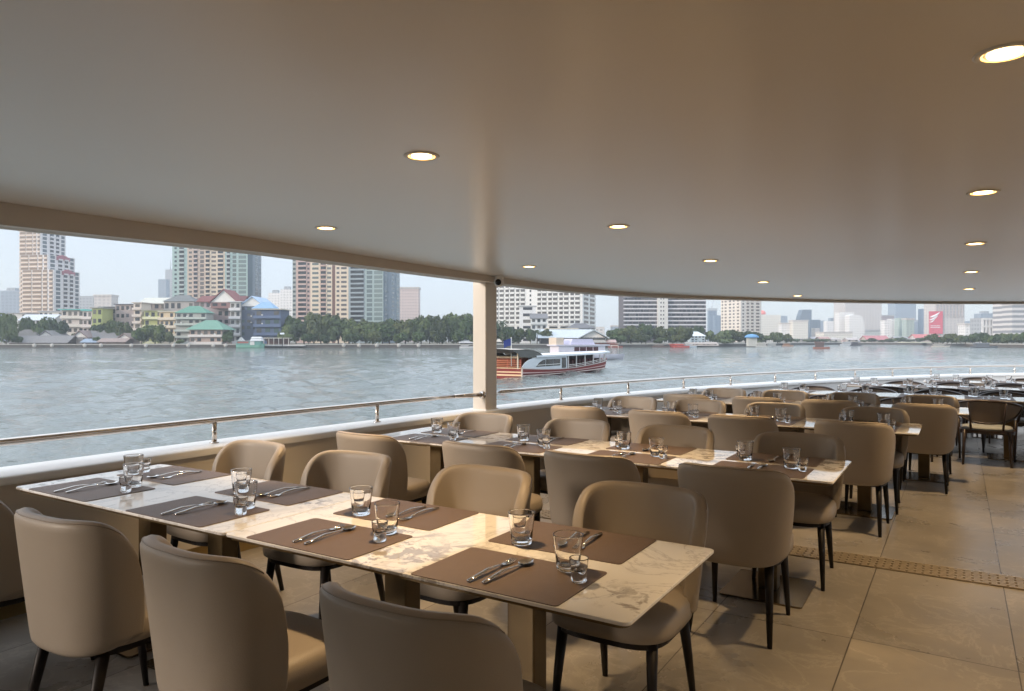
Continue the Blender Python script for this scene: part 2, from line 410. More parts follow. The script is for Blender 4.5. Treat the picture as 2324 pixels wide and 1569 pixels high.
for y in (.3,):  # lamps out of view, added for bounce light
    for x in (.1, 2.0):
        downlight(x, y, 'unseen downlight added for bounce light, aft deck, %s line, %s row' % ({-3.4: 'first', -1.8: 'second', .1: 'third', 2.0: 'fourth'}[x], 'nearer' if y > 0 else 'rear'))
for k, y in enumerate([2.22, 6.1, 10.0]): downlight(5.0, y, 'round warm downlight over the starboard side, ' + ['aft', 'midships', 'forward'][k])

# ================================================================ furniture
def super_ring(a, b, n, cx=0, cy=0, z=0, e=2.6):
    out = []
    for k in range(n):
        t = 2*PI*k/n; c, s_ = math.cos(t), math.sin(t)
        out.append((cx + a*math.copysign(abs(c)**(2/e), c), cy + b*math.copysign(abs(s_)**(2/e), s_), z))
    return out
def rings(mb, rs, smooth=True, cap=True):
    n = len(rs[0]); vs = [p for r in rs for p in r]; fs = []
    for i in range(len(rs)-1):
        for k in range(n):
            a = i*n+k; b = i*n+(k+1) % n; fs.append((a, b, b+n, a+n))
    if cap: fs += [tuple(reversed(range(n))), tuple(range((len(rs)-1)*n, len(rs)*n))]
    return mb.add(vs, fs, smooth)
def shell_pt(t, v, grow=0.0):
    """tub backrest surface: t -1..1 round the U, v 0..1 bottom to top (faces +Y)"""
    phi = t*R(86)
    zt = .47 + .405*(max(0, 1-abs(t)**5.2))**(1/2.7)
    zb = .372 + .060*abs(t)**3.0
    if zt < zb+.03: zt = zb+.03
    z = zb + v*(zt-zb)
    f = (z-.36)/.5
    hw = .222 + .060*min(1, f)**.8 + grow; dep = .225 + .050*f + grow
    c, s_ = math.cos(phi), math.sin(phi)
    x = hw*math.copysign(abs(s_)**.74, s_)
    y = -.01 - dep*math.copysign(abs(c)**.62, c)
    return (x, y, z)
def make_chair():
    r = empty('dining_chair', (0, 0, 0))
    NT, NV = 36, 12
    rows = [[shell_pt(-1 + 2*i/NT, j/NV) for i in range(NT+1)] for j in range(NV+1)]
    o = MB().grid(rows).build('backrest', M['leather'], r)
    bake(o, [('SOLIDIFY', dict(thickness=.056, offset=0)), ('SUBSURF', dict(levels=1, render_levels=1))])
    pts = []
    for i in range(3, NT-2):
        t = -1+2*i/NT
        p = Vector(shell_pt(t, 1)); cen = Vector((0, -.10, p.z)); out = (p-cen).normalized()
        ok, q, nrm, _ = o.closest_point_on_mesh(p + out*.05 + Vector((0, 0, .035)))
        if ok: pts.append(q + nrm*.0004)
    MB().tube(pts, .0020, 6).build('piping', M['piping'], o)
    mb = MB(); rr = []
    for a, z in ((.90, .392), (.985, .402), (1.0, .43), (.99, .465), (.94, .485), (.80, .496), (.5, .501), (.1, .5015)):
        rr.append(super_ring(.250*a, .255*a, 36, 0, .03, z, 3.6 if a > .6 else 2.4))
    rings(mb, rr).build('seat', M['leather'], r)
    mb = MB(); rings(mb, [super_ring(.222, .235, 28, 0, .02, z, 3.8) for z in (.370, .393)], smooth=False); mb.build('seat_frame', M['legwood'], r)
    for sx in (-1, 1):
        MB().tube([(sx*.182, .195, .385), (sx*.192, .222, .2), (sx*.2, .25, 0)], [.0225, .0175, .011], 10).build('leg', M['legwood'], r)
        MB().tube([(sx*.180, -.165, .385), (sx*.190, -.208, .2), (sx*.2, -.25, 0)], [.0235, .0185, .012], 10).build('leg', M['legwood'], r)
    return r
def make_rattan():
    r = empty('cane_armchair', (0, 0, 0))
    def rim(t, v):
        # v 0 top edge, 1 bottom edge; ends of the lens meet at t=+-1
        top = .775 - .075*t*t; bot = .70 - .19*(1 - abs(t)**2.4)
        z = top + (bot-top)*v
        a = t*R(72); x = .35*math.sin(a)/math.sin(R(72)); y = -.30 + .30*(1-math.cos(a))/(1-math.cos(R(72)))
        return (x, y + .05*(.775-z), z)
    T = [-1+2*i/24 for i in range(25)]
    bf = MB().tube([rim(t, 0) for t in T], [.015]*25, 8)
    bf.tube([rim(t, 1) for t in T], [.012]*25, 8); bf.build('back_frame', M['rattanwood'], r)
    MB().grid([[rim(t, v) for t in T] for v in (.05, .35, .65, .95)]).build('cane_panel', M['cane'], r)
    for sx in (-1, 1):
        MB().tube([(sx*.19, -.295, .755), (sx*.17, -.262, .55), (sx*.16, -.22, .43)], [.010, .012, .013], 8).build('back_post', M['rattanwood'], r)
        MB().tube([rim(sx, .5), (sx*.352, .10, .665), (sx*.335, .19, .61), (sx*.315, .235, .50)], [.018, .019, .018, .016], 8).build('arm', M['rattanwood'], r)
        MB().tube([(sx*.30, .245, .52), (sx*.292, .25, .30), (sx*.285, .265, 0)], [.019, .018, .012], 8).build('leg', M['rattanwood'], r)
        MB().tube([(sx*.225, -.20, .42), (sx*.235, -.215, .2), (sx*.24, -.25, 0)], [.02, .018, .012], 8).build('leg', M['rattanwood'], r)
    mb = MB(); rings(mb, [super_ring(.285, .245, 28, 0, .02, z, 4) for z in (.375, .415)], smooth=False); mb.build('seat_frame', M['rattanwood'], r)
    mb = MB(); rings(mb, [super_ring(.265*a, .225*a, 28, 0, .025, z, 3.5) for a, z in ((.97, .416), (1, .43), (.98, .447), (.85, .457), (.3, .46))]); mb.build('seat_cushion', M['cushion'], r)
    return r
def rrect(x0, x1, y0, y1, r, k=5):
    out = []
    for cx, cy_, a0 in ((x1-r, y1-r, 0), (x0+r, y1-r, 90), (x0+r, y0+r, 180), (x1-r, y0+r, 270)):
        for i in range(k+1):
            a = R(a0 + 90*i/k); out.append((cx + r*math.cos(a), cy_ + r*math.sin(a)))
    return out
def make_table(ln, wd, ped):
    t = empty('dining_table', (0, 0, 0))
    hx, hy = ln/2-.001, wd/2
    mb = MB(); mb.poly(rrect(-hx, hx, -hy, hy, .024), .739, .7505)
    o = mb.build('tabletop', M['marble'], t); bake(o, [('BEVEL', dict(width=.0025, segments=2, limit_method='ANGLE'))]); o.data.polygons.foreach_set('use_smooth', [False]*len(o.data.polygons))
    MB().poly(rrect(-hx+.012, hx-.012, -hy+.012, hy-.012, .03), .727, .7385).build('edge_band', M['bronze'], t)
    for sx in ped:
        o = MB().box(sx-.055, sx+.055, -.045, .045, .012, .708).build('pedestal', M['bronze'], t); bake(o, [('BEVEL', dict(width=.006, segments=2))]); o.data.polygons.foreach_set('use_smooth', [False]*len(o.data.polygons))
        MB().box(sx-.11, sx+.11, -.30, .30, .7085, .7265).build('support_plate', M['bronze'], t)
        MB().poly(rrect(sx-.23, sx+.23, -.26, .26, .02), .001, .0115).build('base_plate', M['plate'], t)
    return t
def make_tumbler():
    prof = [(.0005, 0), (.034, 0), (.0375, .003), (.0385, .010), (.0435, .06), (.0495, .113), (.0497, .1155), (.0485, .1165), (.0472, .1155), (.0468, .113), (.041, .06), (.0355, .022), (.031, .0165), (.0005, .0155)]
    return MB().lathe(prof, 40).build('tumbler', M['glass'])
def make_shot():
    prof = [(.0005, 0), (.0225, 0), (.0245, .002), (.0245, .024), (.0235, .030), (.0262, .040), (.0292, .056), (.0302, .071), (.0300, .0735), (.0288, .0735), (.0284, .071), (.0275, .056), (.0245, .042), (.019, .034), (.0005, .031)]
    return MB().lathe(prof, 32).build('shot_glass', M['glass'])
def make_fork():
    z0 = .0035
    f = MB()
    P = [(0, -.14, .004), (0, -.10, .007), (0, -.04, .013), (0, .02, .010), (0, .045, .006)]
    f.tube(P, [.0068, .0078, .0062, .0045, .0050], 10, flat=(1.15, .45))
    vs, fs = [], []
    rows = [(.042, .004, .006), (.055, .0095, .0035), (.068, .0125, .0022), (.080, .0130, .0028)]
    g = [[(x*wd, y, z + .0016*abs(x)) for x in (-1, -.5, 0, .5, 1)] for y, wd, z in rows]
    f.grid(g); f.grid([[(x, y, z-.0018) for x, y, z in r] for r in g])
    for k in range(4):
        x = -.0113 + k*.00753
        f.tube([(x, .078, .0028), (x*1.0, .100, .004), (x*.98, .125, .0085)], [.0026, .0023, .0013], 6)
    return f.build('fork', M['steel'])
def make_spoon():
    f = MB()
    P = [(0, -.14, .004), (0, -.10, .007), (0, -.04, .014), (0, .02, .011), (0, .055, .007), (0, .068, .0062)]
    f.tube(P, [.0068, .0078, .0062, .0045, .0050, .0065], 10, flat=(1.15, .45))
    g = []
    for i in range(9):
        rr = i/8; g.append([(rr*.0215*math.sin(a)*(1 - .12*math.cos(a)), .095 + rr*.034*math.cos(a), .0018 + .0085*rr*rr) for a in [2*PI*k/28 for k in range(29)]])
    f.grid(g); f.grid([[(x, y, z-.0014) for x, y, z in r] for r in g])
    return f.build('spoon', M['steel'])
def make_mat():
    o = MB().poly(rrect(-.267, .267, -.175, .175, .014), 0, .0028).build('placemat', M['mat']); return o

chair0, rattan0 = make_chair(), make_rattan()
tum0, shot0, fork0, spoon0, mat0 = make_tumbler(), make_shot(), make_fork(), make_spoon(), make_mat()
used = set()
def place(o0, x, y, z, rz, label, cat, group):
    if o0.name in used: o = copy_tree(o0)
    else: used.add(o0.name); o = o0
    o.location = (x, y, z); o.rotation_euler = (0, 0, rz)
    o['label'] = label; o['category'] = cat; o['group'] = group
    return o
rowname = ['nearest', 'second', 'third', 'fourth', 'fifth', 'sixth', 'farthest']
seatname = ['wall end', 'second from wall', 'second from aisle', 'aisle end']
tables = [   # Y0, Y1, right end, table length, ped offsets, mat centre X
    (1.775, 2.575, -.74, 1.68, [(-.28, .29), (-.28, .30)], [-3.70, -2.84, -2.03, -1.225], .178, .178),
    (4.110, 4.895, -.56, 1.665, [(-.42, .42)]*2, [-3.43, -2.62, -1.80, -.98], .18, .18),
    (6.600, 7.390, -.27, 1.665, [(-.42, .40)]*2, [-3.17, -2.36, -1.52, -.70], .18, .18),
    (8.620, 9.430, .09, 1.665, [(-.42, .42)]*2, [-2.78, -1.97, -1.15, -.33], .18, .18),
]
chF = [([-3.65, -2.79, -2.00, -1.18], 1.57), ([-3.44, -2.52, -1.78, -.985], 3.86), ([-3.12, -2.30, -1.56, -.70], 6.36), ([-2.72, -1.90, -1.17, -.30], 8.42)]
chB = [([-3.66, -2.84, -1.97, -1.14], 2.70), ([-3.41, -2.54, -1.74, -.90], 4.86), ([-3.06, -2.31, -1.54, -.66], 7.25), ([-2.58, -1.83, -1.06, -.29], 9.17)]
def setting(mx, my, flip, where, rnd, zt=.7505, sparse=False):
    s = -1 if flip else 1
    place(mat0, mx, my, zt, (PI if flip else 0), 'brown placemat, ' + where, 'placemat', 'brown placemats')
    j = lambda a: rnd.uniform(-a, a)
    z = zt + .003
    place(tum0, mx + s*(.14 + j(.015)), my + s*(.155 + j(.02)) - (s*.02), z, j(3), 'clear tumbler, ' + where, 'glass', 'clear water tumblers')
    place(shot0, mx + s*(.212 + j(.015)), my + s*(.045 + j(.015)), z, 0, 'small shot glass, ' + where, 'glass', 'small shot glasses')
    place(fork0, mx + s*(-.065 + j(.01)), my + s*(.0 + j(.01)) , z, (PI if flip else 0) + R(2+j(4)), 'steel fork, ' + where, 'fork', 'steel forks')
    place(spoon0, mx + s*(-.005 + j(.01)), my + s*(.02 + j(.012)), z, (PI if flip else 0) + R(j(5)), 'steel spoon, ' + where, 'spoon', 'steel spoons')
rnd = random.Random(3)
for ri, (y0, y1, xr, ln, peds, mxs, fo, bo) in enumerate(tables):
    t0 = make_table(ln, y1-y0, peds[0])
    for k in range(2):
        t = t0 if k == 0 else copy_tree(t0)
        t.location = (xr - ln*(1.5 if k == 0 else .5), (y0+y1)/2, 0)
        tag(t, 'marble topped dining table, %s half of the %s row from the viewer' % (['wall side', 'aisle side'][k], rowname[ri]), 'table', 'marble dining tables in rows')
    for k, mx in enumerate(mxs):
        wh = '%s, %%s side of the %s table row' % (seatname[k], rowname[ri])
        setting(mx, y0 + fo, False, wh % 'near', rnd)
        setting(mx, y1 - bo, True, wh % 'far', rnd)
        place(chair0, chF[ri][0][k], chF[ri][1] + rnd.uniform(-.015, .015), 0, R(rnd.uniform(-3, 3)), 'taupe tub chair, ' + wh % 'near', 'chair', 'taupe tub chairs at the marble tables')
        place(chair0, chB[ri][0][k], chB[ri][1] + rnd.uniform(-.015, .015), 0, PI + R(rnd.uniform(-3, 3)), 'taupe tub chair, ' + wh % 'far', 'chair', 'taupe tub chairs at the marble tables')
# open foredeck: cane armchairs
open_rows = [(10.72, 11.50, [(-2.4, -.72), (-.72, .96), (.96, 2.64)], [-2.05, -1.25, -.42, .33, 1.15, 1.95], [-2.2, -1.38, -.52, .29, 1.12, 1.95], [-1.9, -1.08, -.25, .55, 1.35, 2.15]),
             (12.98, 13.78, [(-1.7, -.02), (-.02, 1.66)], [-1.35, -.55, .25, 1.05], [-.98, -.18, .60, 1.4], [-.80, -.05, .75, 1.5]),
             (15.05, 15.85, [(-.55, 1.13)], [-.2, .6], [-.1, .72], [.3, 1.05])]
cnt = ['first', 'second', 'third', 'fourth', 'fifth', 'sixth']
for q, (y0, y1, tb, mxs, cf, cb) in enumerate(open_rows):
    t0 = make_table(1.68, y1-y0, (-.42, .42))
    for k, (a, b) in enumerate(tb):
        t = t0 if k == 0 else copy_tree(t0); t.location = ((a+b)/2, (y0+y1)/2, 0)
        tag(t, 'marble dining table on the foredeck, %s from port rail, %s row' % (cnt[k], rowname[4+q]), 'table', 'marble dining tables in rows')
    for k, mx in enumerate(mxs):
        wh = '%s from port rail, %%s side of the %s table row' % (cnt[k], rowname[4+q])
        setting(mx, y0+.18, False, wh % 'near', rnd); setting(mx, y1-.18, True, wh % 'far', rnd)
    for k in range(len(cf)):
        wh = '%s from port rail, %%s side of the %s table row' % (cnt[k], rowname[4+q])
        place(rattan0, cf[k], y0-.24, 0, R(rnd.uniform(-4, 4)), 'cane armchair, ' + wh % 'near', 'chair', 'cane armchairs on the open foredeck')
        place(rattan0, cb[k], y1+.22, 0, PI + R(rnd.uniform(-4, 4)), 'cane armchair, ' + wh % 'far', 'chair', 'cane armchairs on the open foredeck')

# ================================================================ the river and its banks
EX = Vector((CA, SA)); EZ = Vector((-SA, CA))     # across and along the view direction, on the ground
WATER, LAND = -2.7, -.75
def cw(dx, z):
    x = (dx - CXP)/FPX*z
    return (CA*x - SA*z, SA*x + CA*z)
def hz(dy, z): return EYE - (dy - YHP)*z/FPX

# water: one sheet with real waves, finer towards the boat
m = M['water'] = mat('river_water', (.1, .12, .11), .055, spec=.5); bs(m).inputs['IOR'].default_value = 1.33
g = geo(m, (1, 1, 1)); nB = noise(m, g, 1.1, 4, .6, .5); nC = noise(m, g, 4.5, 3, .6, .3)
b1 = N(m, 'ShaderNodeBump'); b1.inputs['Strength'].default_value = 1; b1.inputs['Distance'].default_value = 1.0
L(m, math_(m, 'ADD', math_(m, 'MULTIPLY', nB, .17), math_(m, 'MULTIPLY', nC, .03)), b1.inputs['Height']); L(m, b1.outputs[0], bs(m).inputs['Normal'])
L(m, mix(m, noise(m, g, .02, 3), (.13, .155, .145), (.17, .195, .185)), bs(m).inputs['Base Color'])
import numpy as np
S_ = 2300
cxw, cyw = 0.0, 0.0
rg = np.random.default_rng(5)
radii = [5.0]
while radii[-1] < S_: radii.append(radii[-1]*1.0095 + .03)
radii = np.array(radii)
fwd = PI/2 + ANG
ang = np.concatenate([np.linspace(-.98, .98, 620), np.linspace(1.05, 2*PI-1.05, 60)]) + fwd
RR, AA = np.meshgrid(radii, ang, indexing='ij')
XX, YY = RR*np.cos(AA), RR*np.sin(AA); ZZ = np.zeros_like(XX)
main = fwd + 1.9
env = .80 + .40*np.sin(XX*.021+YY*.013+1)*np.sin(YY*.017-XX*.009) + .25*np.sin(XX*.06-YY*.045+2)
for k in range(90):
    lam = .9*math.exp(rg.uniform(0, 2.1)); th_ = main + rg.normal(0, .75); kk = 2*PI/lam
    amp = .0088*lam*rg.uniform(.5, 1.2)/1.5
    fade = np.clip((lam/(RR*.0095*1.3+.04) - 1.6)/2.0, 0, 1)
    ph = kk*(XX*math.cos(th_)+YY*math.sin(th_)) + rg.uniform(0, 6.28)
    ZZ += amp*fade*(np.sin(ph) + .3*np.cos(2*ph))
ZZ *= env
nr_, na_ = XX.shape
vs = np.stack([XX, YY, ZZ+WATER], -1).reshape(-1, 3)
ii, jj = np.meshgrid(np.arange(nr_-1), np.arange(na_), indexing='ij'); j2 = (jj+1) % na_
fs = np.stack([ii*na_+jj, (ii+1)*na_+jj, (ii+1)*na_+j2, ii*na_+j2], -1).reshape(-1, 4)
me = bpy.data.meshes.new('water'); me.vertices.add(len(vs)); me.vertices.foreach_set('co', vs.ravel())
me.loops.add(fs.size); me.loops.foreach_set('vertex_index', fs.ravel().astype(np.int32)); me.polygons.add(len(fs))
me.polygons.foreach_set('loop_start', np.arange(0, fs.size, 4, dtype=np.int32)); me.update(calc_edges=True); me.validate()
me.polygons.foreach_set('use_smooth', [True]*len(me.polygons)); me.materials.append(M['water'])
wo_ = bpy.data.objects.new('water', me); col.objects.link(wo_); wo_['kind'] = 'structure'
# land
shore = [(-700, 372), (0, 378), (640, 380), (1072, 384), (1250, 392), (1390, 402), (1500, 412), (1627, 440), (1715, 470), (1790, 560), (1900, 640), (2060, 640), (2130, 520), (2200, 440), (2330, 385), (2900, 300)]
sp = [cw(*p) for p in shore]
M['ground'] = vary(mat('bank_soil', (.16, .14, .11), .9), (.12, .11, .08), (.2, .18, .14), .05, 4)
far_l, far_r = cw(-1100, 1750), cw(3500, 1750)
MB().add([(x, y, LAND) for x, y in sp] + [(far_r[0], far_r[1], LAND), (far_l[0], far_l[1], LAND)], [tuple(range(len(sp)+2))]).build('ground', M['ground'], kind='structure')
M['stone'] = vary(mat('dark_embankment_stone', (.1, .09, .08), .9), (.06, .055, .05), (.14, .125, .11), .6, 5)
M['concrete'] = vary(mat('pale_concrete', (.4, .38, .35), .8), (.34, .32, .29), (.46, .44, .4), .5, 4)
emb = empty('embankment', (sp[0][0], sp[0][1], WATER), label='dark stone embankment wall running along the far waterline', cat='wall')
mb = MB(); mb.grid([[(x, y, WATER-.3) for x, y in sp], [(x, y, LAND+.05) for x, y in sp]]); e1 = mb.build('stone_face', M['stone'])
pv = [Vector((x, y, 0)) for x, y in sp]
a_, b_ = offs(pv, -1.0), offs(pv, .25)
mb = MB(); mb.grid([[(p.x, p.y, LAND-.35) for p in b_], [(p.x, p.y, LAND+.12) for p in b_], [(p.x, p.y, LAND+.12) for p in a_]], smooth=False); e2 = mb.build('coping', M['concrete'])
for e in (e1, e2):
    e.parent = emb; e.location = (-sp[0][0], -sp[0][1], -WATER)

# ---- colours for buildings
_mc = {}
def cm(c, rough=.75, v=.08, nm='painted_wall'):
    k = (c, rough)
    if k not in _mc:
        mm_ = mat(nm, c, rough); v = max(v, .14); a = tuple(x*(1-v) for x in c); b = tuple(min(1, x*(1+v)) for x in c)
        L(mm_, mix(mm_, noise(mm_, geo(mm_, (1, 1, .45)), .5, 6, .7), a, b), bs(mm_).inputs['Base Color']); _mc[k] = mm_
    return _mc[k]
def gm(c, rough=.12, nm='window_glass'):
    k = ('g', c, rough)
    if k not in _mc: _mc[k] = mat(nm, tuple(x*.45 for x in c), rough, spec=.6)
    return _mc[k]
DARKW = (.03, .035, .04)  # near-black, stands in for shade in recesses and openings
class Bld:
    """one building: walls plus counted parts; past the cap the rest of a kind becomes one 'stuff' part"""
    def __init__(s, name, label, cat='building', group=None, loc=(0, 0)):
        s.root = empty(name, (loc[0], loc[1], LAND), label=label, cat=cat, group=group); s.o = loc; s.parts = {}
    def part(s, pname, mb, material, kind=None):
        o = mb.build(pname, material, s.root, kind); o.location = (-s.o[0], -s.o[1], -LAND); return o
    def item(s, pname, material, fn): s.parts.setdefault((pname, material.name), [material, []])[1].append(fn)
    def finish(s, cap=95):
        left = {}
        for (pn, _), (mt, fns) in s.parts.items():
            lim = left.get(pn, cap)
            for fn in fns[:lim]:
                mb = MB(); fn(mb); s.part(pn, mb, mt)
            left[pn] = max(0, lim - len(fns))
            if len(fns) > lim:
                mb = MB()
                for fn in fns[lim:]: fn(mb)
                s.part(pn, mb, mt, 'stuff')
        return s.root
def face(b, p, e, n, W, z0, z1, nf, bays, wallc=None):
    """p left end (world xy) of a facade running along e with outward normal n; bays = (f0, f1, kind, colour)"""
    fh = (z1-z0)/nf
    for f in range(nf):
        za = z0 + f*fh
        for (f0, f1, kind, c) in bays:
            x0, x1 = f0*W, f1*W
            if kind == 'win':
                b.item('window', gm(c), lambda mb, x0=x0, x1=x1, za=za: mb.obox(p, e, n, x0, x1, -.2, .12, za+fh*.32, za+fh*.80))
            elif kind == 'wide':
                b.item('window', gm(c), lambda mb, x0=x0, x1=x1, za=za: mb.obox(p, e, n, x0, x1, -.2, .12, za+fh*.16, za+fh*.88))
            elif kind == 'balc':  # dark box behind the parapet imitates the balcony's shade
                b.item('window', gm(DARKW), lambda mb, x0=x0, x1=x1, za=za: mb.obox(p, e, n, x0+.2, x1-.2, -.2, .08, za+fh*.30, za+fh*.97))  # not a window: dark box standing in for the balcony's shade
                b.item('balcony', cm(c), lambda mb, x0=x0, x1=x1, za=za: mb.obox(p, e, n, x0, x1, -.2, 1.0, za, za+fh*.34))
            elif kind == 'slot':       # darker box stands in for the shaded recess between slab edges
                b.item('window', gm(c), lambda mb, x0=x0, x1=x1, za=za: mb.obox(p, e, n, x0, x1, -.2, .10, za+fh*.42, za+fh*.95))  # not a window: darker box standing in for the recess shade
                b.item('slab_edge', cm((.62, .55, .48) if wallc is None else wallc), lambda mb, x0=x0, x1=x1, za=za: mb.obox(p, e, n, x0, x1, -.2, .7, za, za+fh*.38))
def corner_frame(xc, z, th):
    """near corner at image column xc, depth z; the right face runs along e1, the left face along e2 (away)"""
    th = th - math.atan((xc-CXP)/FPX)
    o = cw(xc, z); e1 = EX*math.cos(th) + EZ*math.sin(th); e2 = -EX*math.sin(th) + EZ*math.cos(th)
    return o, e1, e2
def widths(x0, xc, x1, z, th):
    th = th - math.atan((xc-CXP)/FPX)
    uc = (xc-CXP)/FPX*z; u1 = (x1-CXP)/FPX; u0 = (x0-CXP)/FPX
    a = (u1*z-uc)/(math.cos(th)-u1*math.sin(th)); b = (uc-u0*z)/(math.sin(th)+u0*math.cos(th)) if (math.sin(th)+u0*math.cos(th)) > .02 else 15
    return a, b
def slab(b, x0, xc, x1, z, th, z0, z1, mt, name='wall'):
    o, e1, e2 = corner_frame(xc, z, th); a, w_ = widths(x0, xc, x1, z, th)
    b.part(name, MB().obox(o, e1, e2, 0, a, 0, w_, z0, z1), mt)
    pl = (o[0]+e2[0]*w_, o[1]+e2[1]*w_)
    return (o, e1, -e2, a), (pl, -e2, -e1, w_)    # right face, left face: (start, direction, normal, width)

# stepped cream tower at the far left
cream, mar = (.66, .54, .45), (.30, .09, .12)
b = Bld('apartment_tower', 'stepped cream apartment tower with maroon arched gables at far left', 'tower', None, cw(92, 620))
th = R(48)
for (x0, xc, x1, yt, z, nf, nr) in ((44, 92, 149, 470, 628, 26, 0), (46, 109, 170, 578, 616, 14, 1), (50, 122, 181, 612, 604, 10, 2)):
    zt = hz(yt, z)
    rf, lf = slab(b, x0, xc, x1, z, th, LAND, zt, cm((.60, .58, .58)))
    fh = 3.6; nfl = int((zt-20)/fh)
    zz = zt - nfl*fh
    vis = 20 if nr == 0 else nfl
    face(b, lf[0], lf[1], lf[2], lf[3], zz, zz+min(nfl, 25)*fh, min(nfl, 25), [(.02, .30, 'slot', (.42, .29, .20)), (.33, .62, 'slot', (.42, .29, .20)), (.66, .80, 'slot', (.42, .29, .20)), (.86, .97, 'slot', (.3, .22, .17))], cream)
    nn = min(nfl, 25)
    face(b, rf[0], rf[1], rf[2], rf[3], zz, zz+nn*fh, nn, [(.08, .24, 'wide', (.13, .17, .2)), (.36, .52, 'balc', (.62, .60, .61)), (.60, .74, 'balc', (.62, .60, .61)), (.82, .95, 'wide', (.14, .18, .21))])
    if nr:
        o, e, n, W = rf[0], rf[1], rf[2], rf[3]
        for c_ in (.40, .52, .64):
            pts = [(o[0]+e[0]*W*t, o[1]+e[1]*W*t) for t in (c_-.07, c_+.07)]
        mb = MB(); vs = []
        prof = [(.30, -1.6), (.30, 1.6), (.36, 1.6), (.40, 2.6), (.46, 2.6), (.52, 3.4), (.58, 2.6), (.64, 2.6), (.70, 1.6), (.78, 1.6), (.78, -1.6), (.70, -1.6), (.68, -.2), (.58, -.2), (.56, -1.4), (.50, -1.4), (.48, -.2), (.40, -.2), (.38, -1.6)]
        for d_ in (-.3, .9):
            for t, h in prof: vs.append((o[0]+e[0]*W*t+n[0]*d_, o[1]+e[1]*W*t+n[1]*d_, zt-2+h))
        k = len(prof); mb.add(vs, [tuple(range(k)), tuple(reversed(range(k, 2*k)))] + [(i, (i+1) % k, k+(i+1) % k, k+i) for i in range(k)])
        b.part('arched_gable', mb, cm(mar))
b.finish()
# green and beige tower
def bays_tower(b, lf, rf, zt, z0, fh, left, right, cap=24, wallc=None):
    n = min(cap, int((zt-z0)/fh)); zz = zt - n*fh
    face(b, lf[0], lf[1], lf[2], lf[3], zz, zt, n, left, wallc); face(b, rf[0], rf[1], rf[2], rf[3], zz, zt, n, right, wallc)
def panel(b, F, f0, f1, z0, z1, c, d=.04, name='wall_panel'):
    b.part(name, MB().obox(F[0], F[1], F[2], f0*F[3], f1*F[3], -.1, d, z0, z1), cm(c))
teal, teald, beige, creamy, slate = (.33, .44, .42), (.08, .13, .15), (.52, .41, .33), (.62, .52, .40), (.17, .215, .26)
z = 560; zt = hz(490, z)
b = Bld('apartment_tower', 'tall teal and beige apartment tower left of the other teal and beige tower', 'tower', None, cw(562, z))
rf, lf = slab(b, 391, 562, 593, z, R(70), LAND, zt, cm((.42, .42, .38)))
P = lambda f0, f1, c: panel(b, lf, f0, f1, LAND, zt, c)
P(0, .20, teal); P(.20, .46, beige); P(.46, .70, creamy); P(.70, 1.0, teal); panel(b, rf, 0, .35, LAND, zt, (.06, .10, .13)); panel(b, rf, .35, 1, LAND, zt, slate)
bays_tower(b, lf, rf, zt, 25, 3.4, [(.03, .06, 'win', teald), (.09, .16, 'balc', (.40, .45, .44)), (.22, .26, 'win', (.2, .2, .18)), (.28, .34, 'balc', (.50, .40, .36)), (.37, .42, 'wide', (.26, .22, .19)), (.44, .50, 'balc', (.60, .50, .40)), (.52, .58, 'win', (.25, .2, .17)), (.60, .68, 'balc', (.62, .52, .42)), (.72, .77, 'balc', (.42, .46, .45)), (.80, .85, 'wide', (.24, .30, .28)), (.88, .98, 'wide', (.32, .42, .40))],
           [(.55, .75, 'wide', (.24, .30, .34)), (.85, .98, 'win', (.3, .36, .4))])
b.finish()
z = 520; zt = hz(540, z)
b = Bld('apartment_tower', 'pink beige and slate blue apartment tower rising behind the riverside trees', 'tower', None, cw(870, z))
rf, lf = slab(b, 664, 870, 907, z, R(72), LAND, zt, cm((.55, .46, .38)))
P = lambda f0, f1, c: panel(b, lf, f0, f1, LAND, zt, c)
P(0, .04, (.3, .32, .3)); P(.04, .20, (.47, .34, .30)); P(.20, .44, creamy); P(.44, .475, (.13, .06, .04)); P(.475, .62, creamy); P(.62, .80, (.25, .30, .32)); P(.80, 1, (.30, .38, .38))
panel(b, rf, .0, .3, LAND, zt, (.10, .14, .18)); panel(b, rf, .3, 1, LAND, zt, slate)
bays_tower(b, lf, rf, zt, 8, 3.35, [(.005, .035, 'win', teald), (.06, .155, 'balc', (.50, .37, .33)), (.165, .19, 'win', (.12, .1, .1)), (.22, .29, 'win', (.22, .28, .26)), (.31, .375, 'balc', (.48, .34, .29)), (.385, .43, 'win', (.25, .28, .26)), (.49, .52, 'win', (.2, .2, .2)), (.54, .60, 'win', (.2, .19, .18)), (.64, .79, 'balc', (.27, .32, .35)), (.82, .88, 'wide', (.22, .30, .31)), (.90, .99, 'wide', (.34, .44, .42))],
           [(.08, .2, 'win', (.2, .26, .3)), (.5, .65, 'win', (.2, .26, .3)), (.8, .95, 'wide', (.28, .36, .38))])
b.finish()
